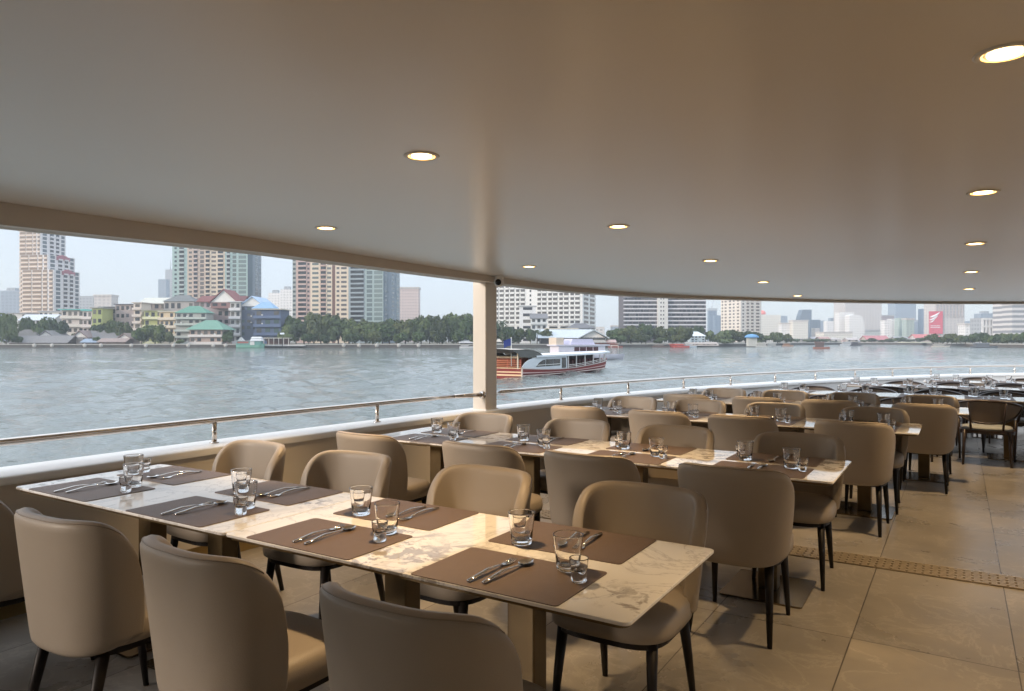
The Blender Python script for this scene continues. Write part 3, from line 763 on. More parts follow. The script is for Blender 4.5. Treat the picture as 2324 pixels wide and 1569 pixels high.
# white hotel slab right of the pillar
z = 500; zt = hz(600, z)
b = Bld('hotel_block', 'broad white hotel block with rows of balconies just right of the pillar', 'hotel', None, cw(1330, z))
rf, lf = slab(b, 1096, 1322, 1352, z, R(76), LAND, zt, cm((.70, .70, .68)))
W = lf[3]; nb = 9; bays = []
for k in range(nb):
    f0 = .02 + k*.108
    if k == 4: bays += [(f0+.03, f0+.045, 'win', DARKW)]; continue
    bays += [(f0, f0+.034, 'slot', (.17, .16, .15)), (f0+.046, f0+.09, 'slot', (.22, .21, .2))]
podium = hz(738, z)
face(b, lf[0], lf[1], lf[2], W, podium, podium + 3.25*11, 11, bays, (.70, .70, .68))
face(b, rf[0], rf[1], rf[2], rf[3], podium, podium + 3.25*11, 11, [(.1, .42, 'slot', (.2, .19, .18)), (.55, .9, 'slot', (.2, .19, .18))], (.70, .70, .68))
for k in range(nb): b.item('podium_opening_shade', gm(DARKW), lambda mb, k=k: mb.obox(lf[0], lf[1], lf[2], (.03+k*.108)*W, (.11+k*.108)*W, -.2, .15, podium-4.6, podium-.8))
for k in range(nb):
    for q in range(3): b.item('parking_slot_shade', gm(DARKW), lambda mb, k=k, q=q: mb.obox(lf[0], lf[1], lf[2], (.03+k*.108)*W, (.11+k*.108)*W, -.2, .15, podium-6.6-3.0*q, podium-5.7-3.0*q))
b.finish()
# dark banded twin blocks with a white core
z = 640; zt = hz(664, z)
b = Bld('office_block', 'wide dark office block with thin white floor bands and a white stair core', 'office block', None, cw(1500, z))
o = cw(1415, z); e = EX; n = -EZ; sc_ = z/FPX
Wd = (1602-1415)*sc_
b.part('wall', MB().obox(o, e, n, 0, Wd, -30, 0, LAND, zt), cm((.10, .085, .09)))
b.part('stair_core', MB().obox(o, e, n, (1491-1415)*sc_, (1514-1415)*sc_, -1, 3.5, LAND, zt+4), cm((.66, .64, .60)))
fh = 9.6*sc_*.95
for f in range(14):
    za = hz(748, z) + f*fh
    for (a, c) in ((0, 76), (99, 187)):
        b.item('floor_band', cm((.66, .64, .66)), lambda mb, a=a, c=c, za=za: mb.obox(o, e, n, a*sc_, c*sc_, -.2, 1.3, za, za+fh*.30))
        k = a+4
        while k < c-3:
            wd = random.choice([5, 8, 12])
            b.item('window', gm(random.choice([(.05, .04, .05), (.09, .08, .085), (.2, .18, .17), (.03, .03, .035)])), lambda mb, k=k, wd=wd, za=za, c=c: mb.obox(o, e, n, k*sc_, min(c, k+wd)*sc_, -.2, .15, za+fh*.34, za+fh*.95))
            k += wd+2
    b.item('core_window', gm((.12, .12, .12)), lambda mb, za=za: mb.obox(o, e, n, 82*sc_, 84.5*sc_, -.2, 3.65, za+fh*.4, za+fh*.8))
    b.item('core_window', gm((.12, .12, .12)), lambda mb, za=za: mb.obox(o, e, n, 88*sc_, 90.5*sc_, -.2, 3.65, za+fh*.4, za+fh*.8))
b.finish()
# cream residential tower
z = 760; zt = hz(664, z)
b = Bld('apartment_tower', 'pale cream apartment tower beside the dark banded office block', 'tower', None, cw(1690, z))
rf, lf = slab(b, 1636, 1681, 1728, z, R(40), LAND, zt, cm((.68, .62, .55)))
bays_tower(b, lf, rf, zt, 2, 3.5, [(.05, .12, 'win', (.3, .27, .25)), (.2, .3, 'win', (.35, .3, .27)), (.42, .52, 'win', (.25, .25, .26)), (.62, .7, 'win', (.3, .3, .3)), (.82, .92, 'win', (.35, .3, .26))],
           [(.08, .16, 'win', (.3, .25, .22)), (.28, .4, 'slot', (.36, .27, .22)), (.5, .62, 'slot', (.36, .27, .22)), (.74, .9, 'slot', (.36, .27, .22))], cap=26, wallc=(.68, .60, .52))
b.finish()

# ---- skyline towers with a window grid in their material
def gridmat(base, win, sx, sz, fx_=.55, fz_=.5, off_=0.0):
    mm_ = mat('gridded_facade', base, .55)
    tc = N(mm_, 'ShaderNodeTexCoord'); sp_ = N(mm_, 'ShaderNodeSeparateXYZ'); L(mm_, tc.outputs['Object'], sp_.inputs[0])
    u = math_(mm_, 'ADD', sp_.outputs[0], sp_.outputs[1])
    a = math_(mm_, 'LESS_THAN', math_(mm_, 'FRACT', math_(mm_, 'DIVIDE', math_(mm_, 'ADD', u, 5000), sx)), fx_)
    c = math_(mm_, 'LESS_THAN', math_(mm_, 'FRACT', math_(mm_, 'DIVIDE', math_(mm_, 'ADD', sp_.outputs[2], 500), sz)), fz_)
    L(mm_, mix(mm_, math_(mm_, 'MULTIPLY', a, c), base, win), bs(mm_).inputs['Base Color'])
    return mm_
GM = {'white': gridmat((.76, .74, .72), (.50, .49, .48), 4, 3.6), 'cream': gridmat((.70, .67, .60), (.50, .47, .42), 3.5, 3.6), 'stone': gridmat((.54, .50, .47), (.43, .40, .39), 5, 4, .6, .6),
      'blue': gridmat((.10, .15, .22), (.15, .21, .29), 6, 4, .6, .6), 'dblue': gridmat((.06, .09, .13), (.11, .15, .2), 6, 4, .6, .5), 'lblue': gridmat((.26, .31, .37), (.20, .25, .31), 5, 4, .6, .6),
      'green': gridmat((.38, .45, .40), (.28, .36, .34), 5, 3.8, .6, .6), 'rose': gridmat((.48, .36, .34), (.36, .27, .26), 5, 4), 'band': gridmat((.60, .58, .57), (.24, .25, .27), 400, 4.2, 1.1, .5), 'grey': gridmat((.36, .38, .40), (.24, .26, .29), 4, 3.6),
      'pink': gridmat((.58, .48, .45), (.40, .33, .32), 3, 3.4)}
def local_prism(b, pts, y0, y1, mt, name):
    """pts: outline in (x, z) metres of the front, extruded from y0 to y1 in the building's frame"""
    k = len(pts); vs = [(x, y, z_) for y in (y0, y1) for x, z_ in pts]
    me = MB().add(vs, [tuple(range(k)), tuple(reversed(range(k, 2*k)))] + [(i, (i+1) % k, k+(i+1) % k, k+i) for i in range(k)])
    return me.build(name, mt, b)
def sky_tower(x0, x1, yt, z, mt, label, top=None, dep=None, cat='tower', name='office_tower', turn=0.0, extra=None):
    s = z/FPX; Wd = (x1-x0)*s; c = cw((x0+x1)/2, z); H = hz(yt, z) - LAND; dep = dep or max(12, Wd*.7)
    r = empty(name, (c[0], c[1], LAND), ANG + turn, label=label, cat=cat, group='towers on the far skyline')
    mtt = GM[mt]
    if top == 'step':
        pts = [(-Wd/2, 0), (-Wd/2, H*.55), (-Wd*.38, H*.62), (-Wd*.30, H*.8), (-Wd*.18, H*.93), (-Wd*.14, H), (Wd/2, H), (Wd/2, 0)]
    elif top == 'curve':
        pts = [(-Wd/2, 0), (-Wd/2, H*.96), (-Wd*.2, H), (Wd*.1, H*.98)] + [(Wd*(.1+.4*math.sin(a)), H*(.55+.43*math.cos(a))) for a in (.3, .6, .9, 1.2, 1.5)] + [(Wd/2, 0)]
    elif top == 'slope':
        pts = [(-Wd/2, 0), (-Wd/2, H*.95), (-Wd*.1, H*.97), (Wd/2, H*.8), (Wd/2, 0)]
    elif top == 'taper':
        pts = [(-Wd/2, 0), (-Wd*.42, H*.5), (-Wd*.30, H*.95), (-Wd*.1, H), (Wd*.25, H), (Wd*.42, H*.6), (Wd/2, 0)]
    else:
        pts = [(-Wd/2, 0), (-Wd/2, H), (Wd/2, H), (Wd/2, 0)]
    local_prism(r, pts, 0, dep, mtt, 'wall')
    if top == 'plant': MB().box(-Wd*.25, Wd*.2, dep*.2, dep*.7, H, H+4).build('plant_room', GM['grey'], r)
    if top == 'parapet': MB().box(-Wd/2-.6, Wd/2+.6, -.6, dep+.6, H, H+2.2).build('parapet', GM['stone'], r)
    if extra: extra(r, Wd, H, dep, s)
    return r
def mast(r, Wd, H, dep, s): MB().tube([(0, dep/2, H), (0, dep/2, H+18)], [.8, .3], 6).build('mast', cm((.35, .38, .42)), r)
def dome(r, Wd, H, dep, s):
    mb = MB().lathe([(6*.9, 0), (6.2, 2), (5, 4.5), (2.5, 6), (.2, 6.6)], 16, (-Wd*.28, dep/2, H+1)); o = mb.build('red_dome', cm((.75, .22, .20)), r)
def crane(r, Wd, H, dep, s):
    MB().box(-Wd*.5-1, Wd*.5+1, -1, dep+1, H-3, H+2).build('top_deck', cm((.4, .42, .44)), r)
    MB().tube([(0, dep/2, H), (0, dep/2, H+10), (Wd*.45, dep/2, H+30)], [.9, .8, .5], 5).build('crane_jib', cm((.4, .4, .42)), r)
def fins(r, Wd, H, dep, s):
    for k in range(9): MB().box(-Wd/2+Wd*k/9+.8, -Wd/2+Wd*k/9+2.2, -1.2, .1, H*.5, H).build('fin', cm((.42, .38, .37)), r)
def banner(r, Wd, H, dep, s):
    x0_, x1_ = -Wd/2-10, -Wd/2+9; zb, zt_ = hz(758, BZ)-LAND, hz(707, BZ)-LAND
    o = MB().box(x0_, x1_, -2.2, -1.6, zb, zt_).build('red_banner', cm((.62, .06, .10)), r)
    hh = zt_-zb; ww = x1_-x0_
    for k, (u0, v0, u1, v1, wdt) in enumerate([(.05, .74, .78, .96, .055), (.0, .62, .62, .80, .045), (.0, .52, .42, .66, .03)]):
        pts = [(x0_+ww*(u0+(u1-u0)*t), -2.35, zb+hh*(v0+(v1-v0)*t - .05*math.sin(PI*t))) for t in [i/6 for i in range(7)]]
        MB().tube(pts, [hh*wdt*w_ for w_ in (.2, .7, 1, 1, .9, .6, .15)], 6, flat=(.2, 1)).build('wing_mark', cm((.85, .82, .82)), r)
    for v in (.34, .27): MB().box(x0_+ww*.1, x1_-ww*.2, -2.4, -2.2, zb+hh*v, zb+hh*(v+.03)).build('white_stroke', cm((.8, .7, .72)), r)
BZ = 1000
def wframe(r, Wd, H, dep, s):
    for k in range(8): MB().box(-Wd/2+(Wd-1.6)*k/7, -Wd/2+(Wd-1.6)*k/7+1.6, -1.5, .1, 0, H).build('white_frame', cm((.72, .72, .72)), r)
    for f in (.33, .66, .97): MB().box(-Wd/2, Wd/2, -1.7, .1, H*f-1.2, H*f+.6).build('white_frame', cm((.72, .72, .72)), r)
T = [
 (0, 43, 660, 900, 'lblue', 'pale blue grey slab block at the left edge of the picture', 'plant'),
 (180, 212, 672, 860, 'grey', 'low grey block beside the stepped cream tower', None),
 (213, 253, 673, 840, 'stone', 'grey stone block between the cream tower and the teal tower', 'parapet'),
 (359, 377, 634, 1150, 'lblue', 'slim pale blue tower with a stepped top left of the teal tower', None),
 (375, 391, 612, 1180, 'grey', 'slim grey tower with a rooftop mast left of the teal tower', 'mast'),
 (590, 622, 678, 1000, 'cream', 'small cream block between the two teal towers', None),
 (609, 638, 665, 980, 'white', 'small white block with a roof plant between the two teal towers', 'plant'),
 (636, 665, 657, 960, 'white', 'small white block touching the slate blue and pink tower', 'plant'),
 (907, 950, 656, 820, 'pink', 'pale pink tower right of the slate blue and pink tower', 'parapet'),
 (1352, 1372, 742, 700, 'white', 'low white house block right of the hotel', None),
 (1388, 1415, 742, 1000, 'lblue', 'low hazy blue block left of the dark banded office block', 'parapet'),
 (1609, 1627, 702, 1500, 'blue', 'slim blue tower under construction with a crane on top', 'crane'),
 (1622, 1639, 716, 1450, 'blue', 'shorter blue tower beside the crane tower', None),
 (1724, 1772, 715, 1100, 'cream', 'pale hotel block with a red dome on its roof', 'dome'),
 (1771, 1787, 717, 1500, 'lblue', 'hazy pale blue tower behind the domed hotel block', None),
 (1774, 1801, 736, 1050, 'white', 'low white block right of the domed hotel', 'parapet'),
 (1800, 1834, 730, 1040, 'cream', 'cream block in front of the stepped blue tower', 'parapet'),
 (1810, 1842, 703, 1500, 'dblue', 'dark blue glass tower with a stepped left shoulder', 'step'),
 (1838, 1862, 726, 1400, 'dblue', 'shorter dark blue tower right of the stepped one', None),
 (1849, 1860, 745, 1050, 'stone', 'thin stone block in front of the short dark blue tower', None),
 (1857, 1877, 728, 1450, 'lblue', 'tapered pale blue tower between blue and white ones', 'taper'),
 (1876, 1892, 729, 1200, 'white', 'thin white tower left of a grey blue tower', None),
 (1887, 1911, 722, 1300, 'lblue', 'grey blue tower with a slanted top left of the white curved tower', None),
 (1905, 1938, 709, 1120, 'white', 'white slab tower joined to the curved white tower', None),
 (1928, 1962, 714, 1100, 'white', 'white tower with a curved stepped outline', 'curve'),
 (1870, 1935, 757, 1000, 'cream', 'long low cream building below the white towers', 'parapet'),
 (1918, 2001, 660, 1250, 'stone', 'massive pale stone tower rising above the canopy edge', None),
 (1955, 2004, 752, 1150, 'cream', 'stone base building in front of the massive pale tower', 'parapet'),
 (2000, 2029, 718, 1350, 'rose', 'rose coloured tower right of the massive pale tower', 'parapet'),
 (2008, 2022, 727, 1050, 'white', 'thin beige tower in front of the rose one', None),
 (2022, 2040, 724, 1100, 'white', 'white tower with a pointed vertical slot', None),
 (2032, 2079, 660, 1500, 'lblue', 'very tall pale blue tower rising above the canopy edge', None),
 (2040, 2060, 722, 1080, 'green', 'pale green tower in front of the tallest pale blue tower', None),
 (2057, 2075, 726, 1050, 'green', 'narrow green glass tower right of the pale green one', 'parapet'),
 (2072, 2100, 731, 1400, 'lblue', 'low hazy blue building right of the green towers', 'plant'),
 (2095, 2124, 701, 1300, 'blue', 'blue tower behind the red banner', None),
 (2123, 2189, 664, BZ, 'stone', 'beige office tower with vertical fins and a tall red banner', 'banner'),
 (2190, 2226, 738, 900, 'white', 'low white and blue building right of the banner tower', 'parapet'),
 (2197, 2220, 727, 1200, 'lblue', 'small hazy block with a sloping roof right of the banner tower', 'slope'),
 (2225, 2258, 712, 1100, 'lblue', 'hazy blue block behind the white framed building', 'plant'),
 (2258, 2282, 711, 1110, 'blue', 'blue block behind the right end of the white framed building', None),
 (2227, 2284, 722, 640, 'grey', 'low building with a white grid frame near the right edge', 'frame'),
 (2274, 2298, 660, 620, 'band', 'cream and grey banded tower at the right edge, left wing', None),
 (2297, 2345, 690, 600, 'band', 'grey and white banded tower cut by the right edge', 'parapet'),
]
for x0, x1, yt, z, mt, lab, top in T:
    ex_ = {'mast': mast, 'dome': dome, 'crane': crane, 'frame': wframe, 'banner': lambda *a: (fins(*a), banner(*a))}.get(top)
    sky_tower(x0, x1, yt, z, mt, lab, top, extra=ex_)

# ---- low houses on the near bank
def house(name, label, x0, x1, ye, z, wall, roof=None, rkind='flat', yr=None, dep=12, floors=3, wins=3, over=.8, balc=None, base=None, winc=(.05, .06, .07), cat='house', ybot=None, turn=0.0):
    """x0..x1 image columns, ye eave row, yr ridge row, z depth"""
    s = z/FPX; Wd = (x1-x0)*s; c = cw((x0+x1)/2, z); H = hz(ye, z)-LAND; Z0 = (hz(ybot, z)-LAND) if ybot else 0
    r = empty(name, (c[0], c[1], LAND), ANG+turn, label=label, cat=cat)
    MB().box(-Wd/2, Wd/2, 0, dep, Z0, H).build('wall', cm(wall), r)
    if rkind == 'flat':
        MB().box(-Wd/2-over, Wd/2+over, -over, dep+over, H, H+.5).build('roof', cm(roof or wall), r)
    elif rkind == 'gable':     # ridge along x
        hr = hz(yr, z+dep/2)-LAND
        pts = [(-over, H-.2), (dep/2, hr), (dep+over, H-.2), (dep+over, H-.55), (dep/2, hr-.45), (-over, H-.55)]
        vs = [(x, y, zz) for x in (-Wd/2-over, Wd/2+over) for y, zz in pts]; k = 6
        MB().add(vs, [tuple(range(k)), tuple(reversed(range(k, 12)))] + [(i, (i+1) % k, k+(i+1) % k, k+i) for i in range(k)]).build('roof', cm(roof), r)
        MB().add([(x, y, zz) for x in (-Wd/2, Wd/2) for y, zz in ((0, H-.3), (dep, H-.3), (dep/2, hr-.5))], [(0, 1, 2), (3, 5, 4), (0, 2, 5, 3), (1, 4, 5, 2), (0, 3, 4, 1)]).build('gable_wall', cm(wall), r)
    elif rkind == 'front':     # gable faces the river
        hr = hz(yr, z)-LAND
        pts = [(-Wd/2-over, H-.2), (0, hr), (Wd/2+over, H-.2), (Wd/2+over, H-.7), (0, hr-.6), (-Wd/2-over, H-.7)]
        vs = [(x, y, zz) for y in (-over, dep+over) for x, zz in pts]; k = 6
        MB().add(vs, [tuple(range(k)), tuple(reversed(range(k, 12)))] + [(i, (i+1) % k, k+(i+1) % k, k+i) for i in range(k)]).build('roof', cm(roof), r)
        MB().add([(x, y, zz) for y in (0, dep) for x, zz in ((-Wd/2, H-.3), (Wd/2, H-.3), (0, hr-.7))], [(0, 1, 2), (3, 5, 4), (0, 2, 5, 3), (1, 4, 5, 2), (0, 3, 4, 1)]).build('gable_wall', cm((.75, .72, .68)), r)
    elif rkind == 'hip':
        hr = hz(yr, z+dep/2)-LAND; q = Wd*.18
        MB().add([(-Wd/2-over, -over, H-.1), (Wd/2+over, -over, H-.1), (Wd/2+over, dep+over, H-.1), (-Wd/2-over, dep+over, H-.1), (-q, dep/2, hr), (q, dep/2, hr)],
                 [(0, 1, 5, 4), (1, 2, 5), (2, 3, 4, 5), (3, 0, 4), (3, 2, 1, 0)]).build('roof', cm(roof), r)
    if wins:
        fh = (H-Z0)/floors
        for f in range(floors):
            for k in range(wins):
                a = -Wd/2 + Wd*(k+.22)/wins; b2 = -Wd/2 + Wd*(k+.78)/wins
                q_ = random.random()
                if q_ < .12 and wins > 2: continue
                sh_ = random.uniform(-.06, .06)*fh
                wc_ = winc if q_ < .6 else random.choice([(.16, .17, .17), (.30, .28, .24), (.08, .09, .10), (.22, .2, .17)])
                MB().box(a, b2, -.12, .2, Z0+fh*(f+.35)+sh_, Z0+fh*(f+.82)).build('window', gm(wc_), r)
                if q_ > .80 and fh > 2.2: MB().box(b2+.1, b2+.9, -.7, 0, Z0+fh*(f+.30), Z0+fh*(f+.30)+.7).build('air_conditioner', cm((.6, .6, .58)), r)
            if balc: MB().box(-Wd/2-.3, Wd/2+.3, -1.6, 0, Z0+fh*f-.1, Z0+fh*(f+.30)).build('balcony', cm(balc), r)
    return r
gy, lg, wh_, ol, tq = (.17, .165, .165), (.34, .34, .35), (.60, .58, .55), (.34, .38, .14), (.13, .46, .42)
house('riverside_house', 'long low house with a grey roof at the water, far left', 25, 152, 777, 388, (.07, .055, .045), gy, 'gable', 762, 12, 1, 12, winc=(.02, .02, .02))
house('pavilion', 'dark hip roofed pavilion above the long grey roof, far left', 20, 84, 764, 402, (.08, .05, .04), (.12, .115, .11), 'hip', 748, 12, 1, 5, winc=(.02, .02, .02))
house('gabled_house', 'grey roofed house with a white front gable, leftmost of three', 84, 124, 765, 398, (.3, .27, .25), gy, 'front', 750, 14, 1, 3)
house('gabled_house', 'grey roofed house with a white front gable and brown trim, middle one', 164, 198, 765, 396, (.35, .3, .27), (.2, .15, .14), 'front', 750, 14, 1, 3)
house('gabled_house', 'grey roofed house with a long ridge right of the white gables', 196, 275, 767, 400, (.3, .25, .22), gy, 'gable', 750, 12, 1, 7)
house('gabled_house', 'small brown roofed house with a white gable, rightmost of the low group', 268, 296, 768, 396, (.3, .25, .22), (.22, .17, .15), 'front', 756, 10, 1, 3)
house('riverside_shed', 'low blue roofed open shed at the water among the low houses', 186, 222, 776, 388, (.14, .11, .12), (.22, .28, .36), 'gable', 769, 8, 1, 5, winc=(.03, .03, .03))
house('riverside_shed', 'low brown open shed with posts at the water', 224, 284, 775, 387, (.16, .12, .11), (.26, .2, .18), 'gable', 768, 8, 1, 8, winc=(.025, .02, .02))
house('town_house', 'row of white flat roofed houses behind the trees, far left', 22, 58, 712, 470, wh_, lg, 'flat', None, 14, 5, 4)
house('town_house', 'wide white house with a pale blue roof, far left', 44, 118, 726, 450, (.50, .50, .50), (.5, .54, .58), 'gable', 714, 14, 4, 8)
house('town_house', 'cream and grey house left of the turquoise roofed house', 88, 142, 708, 475, (.60, .56, .50), lg, 'flat', None, 14, 5, 5, balc=(.6, .58, .55))
house('town_house', 'white house with turquoise awnings on two floors', 140, 190, 704, 440, (.56, .50, .46), tq, 'flat', None, 12, 4, 4, 1.6, balc=(.62, .58, .52))
a_w = house('town_house', 'narrow pink white house with a turquoise roof edge', 188, 209, 706, 438, (.58, .52, .50), tq, 'flat', None, 12, 4, 2, .8, balc=(.66, .6, .56))
house('town_house', 'narrow olive green house with small windows', 209, 232, 700, 436, ol, (.3, .3, .25), 'flat', None, 12, 4, 2)
house('town_house', 'dark grey weathered house block left of the big tree', 226, 264, 698, 452, (.22, .20, .18), gy, 'flat', None, 14, 4, 3)
house('town_house', 'pinkish grey house with air conditioners and a dark roof line', 262, 306, 692, 448, (.38, .31, .29), (.08, .07, .08), 'flat', None, 14, 5, 4)
house('town_house', 'tall narrow cream house with balconies', 303, 321, 688, 436, (.62, .54, .46), (.5, .45, .4), 'flat', None, 12, 6, 1, balc=(.64, .56, .5))
house('town_house', 'brown building under a big pale sheet metal roof', 318, 378, 688, 456, (.32, .26, .22), (.52, .52, .46), 'gable', 676, 16, 5, 4)
house('town_house', 'olive yellow house with balconies left of the yellow balconied block', 327, 368, 706, 434, (.36, .38, .15), (.3, .3, .2), 'flat', None, 12, 4, 3, balc=(.62, .62, .40))
house('town_house', 'yellow white balconied block behind the green roofed pavilions', 362, 450, 708, 424, (.62, .50, .33), (.6, .55, .45), 'flat', None, 14, 4, 8, balc=(.66, .58, .46))
house('pavilion', 'grey hip roofed rooftop pavilion left of the red roofed hall', 372, 440, 684, 446, (.38, .35, .33), (.14, .15, .15), 'hip', 670, 12, 4, 5)
house('pavilion', 'upper of two green hip roofed pavilions', 399, 468, 710, 408, (.36, .36, .33), (.10, .24, .18), 'hip', 695, 10, 5, 5, balc=(.45, .48, .44))
house('pavilion', 'lower and nearer green hip roofed pavilion with a white band', 430, 504, 748, 392, (.42, .32, .27), (.13, .26, .20), 'hip', 727, 14, 2, 5, 1.8, balc=(.62, .58, .55))
rr_ = house('temple_hall', 'hall with a steep dark red roof and pale front gable', 452, 548, 684, 438, (.34, .28, .29), (.17, .055, .05), 'gable', 672, 14, 5, 7, 1.4)
house('temple_gable', 'steep dark red roofed gable block on top of the hall', 478, 538, 686, 432, (.25, .13, .12), (.20, .06, .055), 'front', 656, 16, 1, 3, 1.0, ybot=700, cat='roof block')
house('town_house', 'white and grey narrow block with white balconies left of the blue building', 522, 546, 686, 424, (.44, .43, .41), (.6, .6, .6), 'flat', None, 14, 5, 2, balc=(.64, .62, .62))
house('blue_building', 'dark blue building with a light blue gabled roof', 544, 600, 695, 426, (.09, .11, .16), (.38, .50, .66), 'front', 672, 24, 6, 4, .8, winc=(.12, .2, .2))
house('blue_building', 'lower dark blue wing with long green windows and white ledges', 578, 637, 703, 414, (.085, .115, .19), (.6, .56, .48), 'flat', None, 16, 4, 3, 1.2, winc=(.10, .2, .19), balc=(.10, .14, .24))
house('rooftop_pavilion', 'small blue hip roofed pavilion on the lower blue wing', 574, 622, 700, 420, (.10, .12, .16), (.22, .36, .52), 'hip', 686, 8, 1, 0, ybot=704, cat='pavilion')
house('stair_tower_block', 'white block with a dark vertical slot in front of the hotel', 1179, 1216, 695, 470, (.70, .70, .70), (.7, .7, .7), 'flat', None, 14, 6, 1, cat='building', winc=(.05, .05, .06))
house('stair_tower_block', 'white lower block with a grey pitched roof in front of the hotel', 1205, 1241, 722, 462, (.62, .64, .64), (.17, .17, .18), 'gable', 712, 12, 4, 3, cat='building', balc=(.6, .62, .62))
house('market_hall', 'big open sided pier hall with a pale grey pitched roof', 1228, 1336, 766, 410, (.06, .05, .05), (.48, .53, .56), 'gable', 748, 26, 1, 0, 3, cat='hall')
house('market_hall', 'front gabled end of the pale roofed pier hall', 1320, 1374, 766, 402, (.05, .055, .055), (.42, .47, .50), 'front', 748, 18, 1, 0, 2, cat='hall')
house('grey_roofed_house', 'cluster of dark grey hip roofs behind the pier hall', 1288, 1350, 745, 440, (.3, .3, .3), (.13, .13, .14), 'hip', 734, 14, 3, 6)
house('cream_annex', 'low cream building behind the pier hall roof', 1240, 1310, 747, 430, (.52, .45, .35), (.5, .44, .34), 'flat', None, 12, 2, 0, cat='building')
house('pier_kiosk', 'red roofed pier kiosk right of the boats', 1371, 1396, 776, 400, (.35, .1, .08), (.42, .3, .28), 'gable', 771, 8, 1, 3, cat='kiosk')
house('pier_kiosk', 'long low red fronted pier house behind the white boat', 1310, 1372, 776, 399, (.3, .13, .11), (.38, .36, .34), 'gable', 770, 8, 1, 8, cat='kiosk')
house('river_house', 'pale blue house among the trees right of the banded block', 1568, 1600, 763, 455, (.5, .58, .62), (.6, .66, .7), 'hip', 753, 12, 3, 4)
house('pier_shed', 'long low brown pier shed beside the red boats', 1560, 1628, 783, 424, (.26, .2, .17), (.40, .36, .33), 'gable', 777, 8, 1, 8, cat='shed')
house('temple_hall', 'pink roofed temple like hall on the far bank', 1968, 2018, 771, 700, (.5, .42, .38), (.42, .16, .17), 'gable', 762, 14, 1, 9, cat='hall')
house('yellow_hall', 'pale yellow waterside hall on the far right bank', 2062, 2110, 778, 560, (.60, .62, .42), (.62, .62, .5), 'flat', None, 14, 2, 0, cat='hall', ybot=None)
house('red_roofed_hall', 'broad red roofed hall in front of the banner tower', 2080, 2136, 768, 700, (.5, .42, .38), (.5, .16, .16), 'gable', 759, 14, 2, 0, cat='hall')
for k in range(16):
    x0 = 1780 + k*21 + random.uniform(-4, 4); wd = random.uniform(16, 28); y = random.uniform(768, 777)
    house('waterside_house', 'low pale waterside house on the far bank, %s from the left' % ['1st', '2nd', '3rd', '4th', '5th', '6th', '7th', '8th', '9th', '10th', '11th', '12th', '13th', '14th', '15th', '16th'][k], x0, x0+wd, y, 690 + random.uniform(-15, 60),
          random.choice([(.4, .38, .36), (.5, .46, .42), (.3, .3, .32), (.55, .52, .5)]), random.choice([(.3, .3, .32), (.45, .4, .38), (.4, .25, .22)]), random.choice(['flat', 'gable', 'hip']), y-4, 10, 1, 3)

# ================================================================ trees
def leafmat(name, a, b):
    m = mat(name, a, .75, spec=.25); oi = N(m, 'ShaderNodeObjectInfo')
    n = noise(m, coords(m), 3.2, 3, .6)
    f = math_(m, 'ADD', math_(m, 'MULTIPLY', n, .75), math_(m, 'MULTIPLY', oi.outputs['Random'], .35))
    L(m, ramp(m, f, [(.25, a), (.75, b)]), bs(m).inputs['Base Color']); return m
M['leafA'] = leafmat('dark_foliage', (.015, .030, .012), (.075, .115, .036))
M['leafB'] = leafmat('olive_foliage', (.022, .036, .012), (.11, .13, .045))
M['leafC'] = leafmat('light_foliage', (.035, .055, .016), (.13, .17, .055))
M['palm'] = leafmat('palm_foliage', (.03, .05, .03), (.09, .12, .06))
M['bark'] = vary(mat('grey_bark', (.12, .09, .07), .9), (.08, .06, .045), (.16, .13, .1), 3, 4)
def crown_mesh(seed, mt, n=1500, lobes=9, leaf=.085):
    rd = random.Random(seed); mb = MB()
    lb = []
    for k in range(lobes):
        a = rd.uniform(0, 2*PI); rr = rd.uniform(.15, .62); zc = rd.uniform(.38, .78) if k else .68
        lb.append((rr*math.cos(a)*(1 if k else 0), rr*math.sin(a)*(1 if k else 0), zc, rd.uniform(.24, .42)))
    for (cx_, cy_, cz_, r_) in lb:            # inner leafy mass
        q = []; nn, mm_ = 9, 6
        for i in range(mm_+1):
            th_ = PI*i/mm_
            q.append([(cx_ + r_*.80*math.sin(th_)*math.cos(2*PI*j/nn)*(1+.18*math.sin(5*j+seed+i)), cy_ + r_*.80*math.sin(th_)*math.sin(2*PI*j/nn)*(1+.18*math.cos(3*j+i)), cz_ + r_*.62*math.cos(th_)) for j in range(nn+1)])
        mb.grid(q, smooth=False)
    for k in range(n):
        cx_, cy_, cz_, r_ = rd.choice(lb)
        d = Vector((rd.gauss(0, 1), rd.gauss(0, 1), rd.gauss(.25, 1))).normalized()
        p = Vector((cx_, cy_, cz_)) + Vector((d.x, d.y, d.z*.78))*r_*rd.uniform(.78, 1.12)
        nrm = (d + Vector((rd.gauss(0, .6), rd.gauss(0, .6), rd.gauss(.3, .6)))).normalized()
        u = nrm.orthogonal().normalized(); u.rotate(Matrix.Rotation(rd.uniform(0, 6.28), 3, nrm)); v = nrm.cross(u)
        s = leaf*rd.uniform(.45, 1.1)
        mb.add([p-u*s-v*s*.6, p+u*s*.9-v*s*.7, p+u*s+v*s*.6, p-u*s*.7+v*s*.8], [(0, 1, 2, 3)])
    return mb.mesh('crown', mt)
def trunk_mesh():
    mb = MB(); mb.tube([(0, 0, -.02), (.01, 0, .2), (-.01, .01, .45), (.02, 0, .62)], [.045, .035, .028, .015], 7)
    for a in range(5):
        an = a*1.26; mb.tube([(0, 0, .28+.03*a), (.16*math.cos(an), .16*math.sin(an), .45+.02*a), (.34*math.cos(an), .34*math.sin(an), .6)], [.02, .014, .006], 5)
    return mb.mesh('trunk', M['bark'])
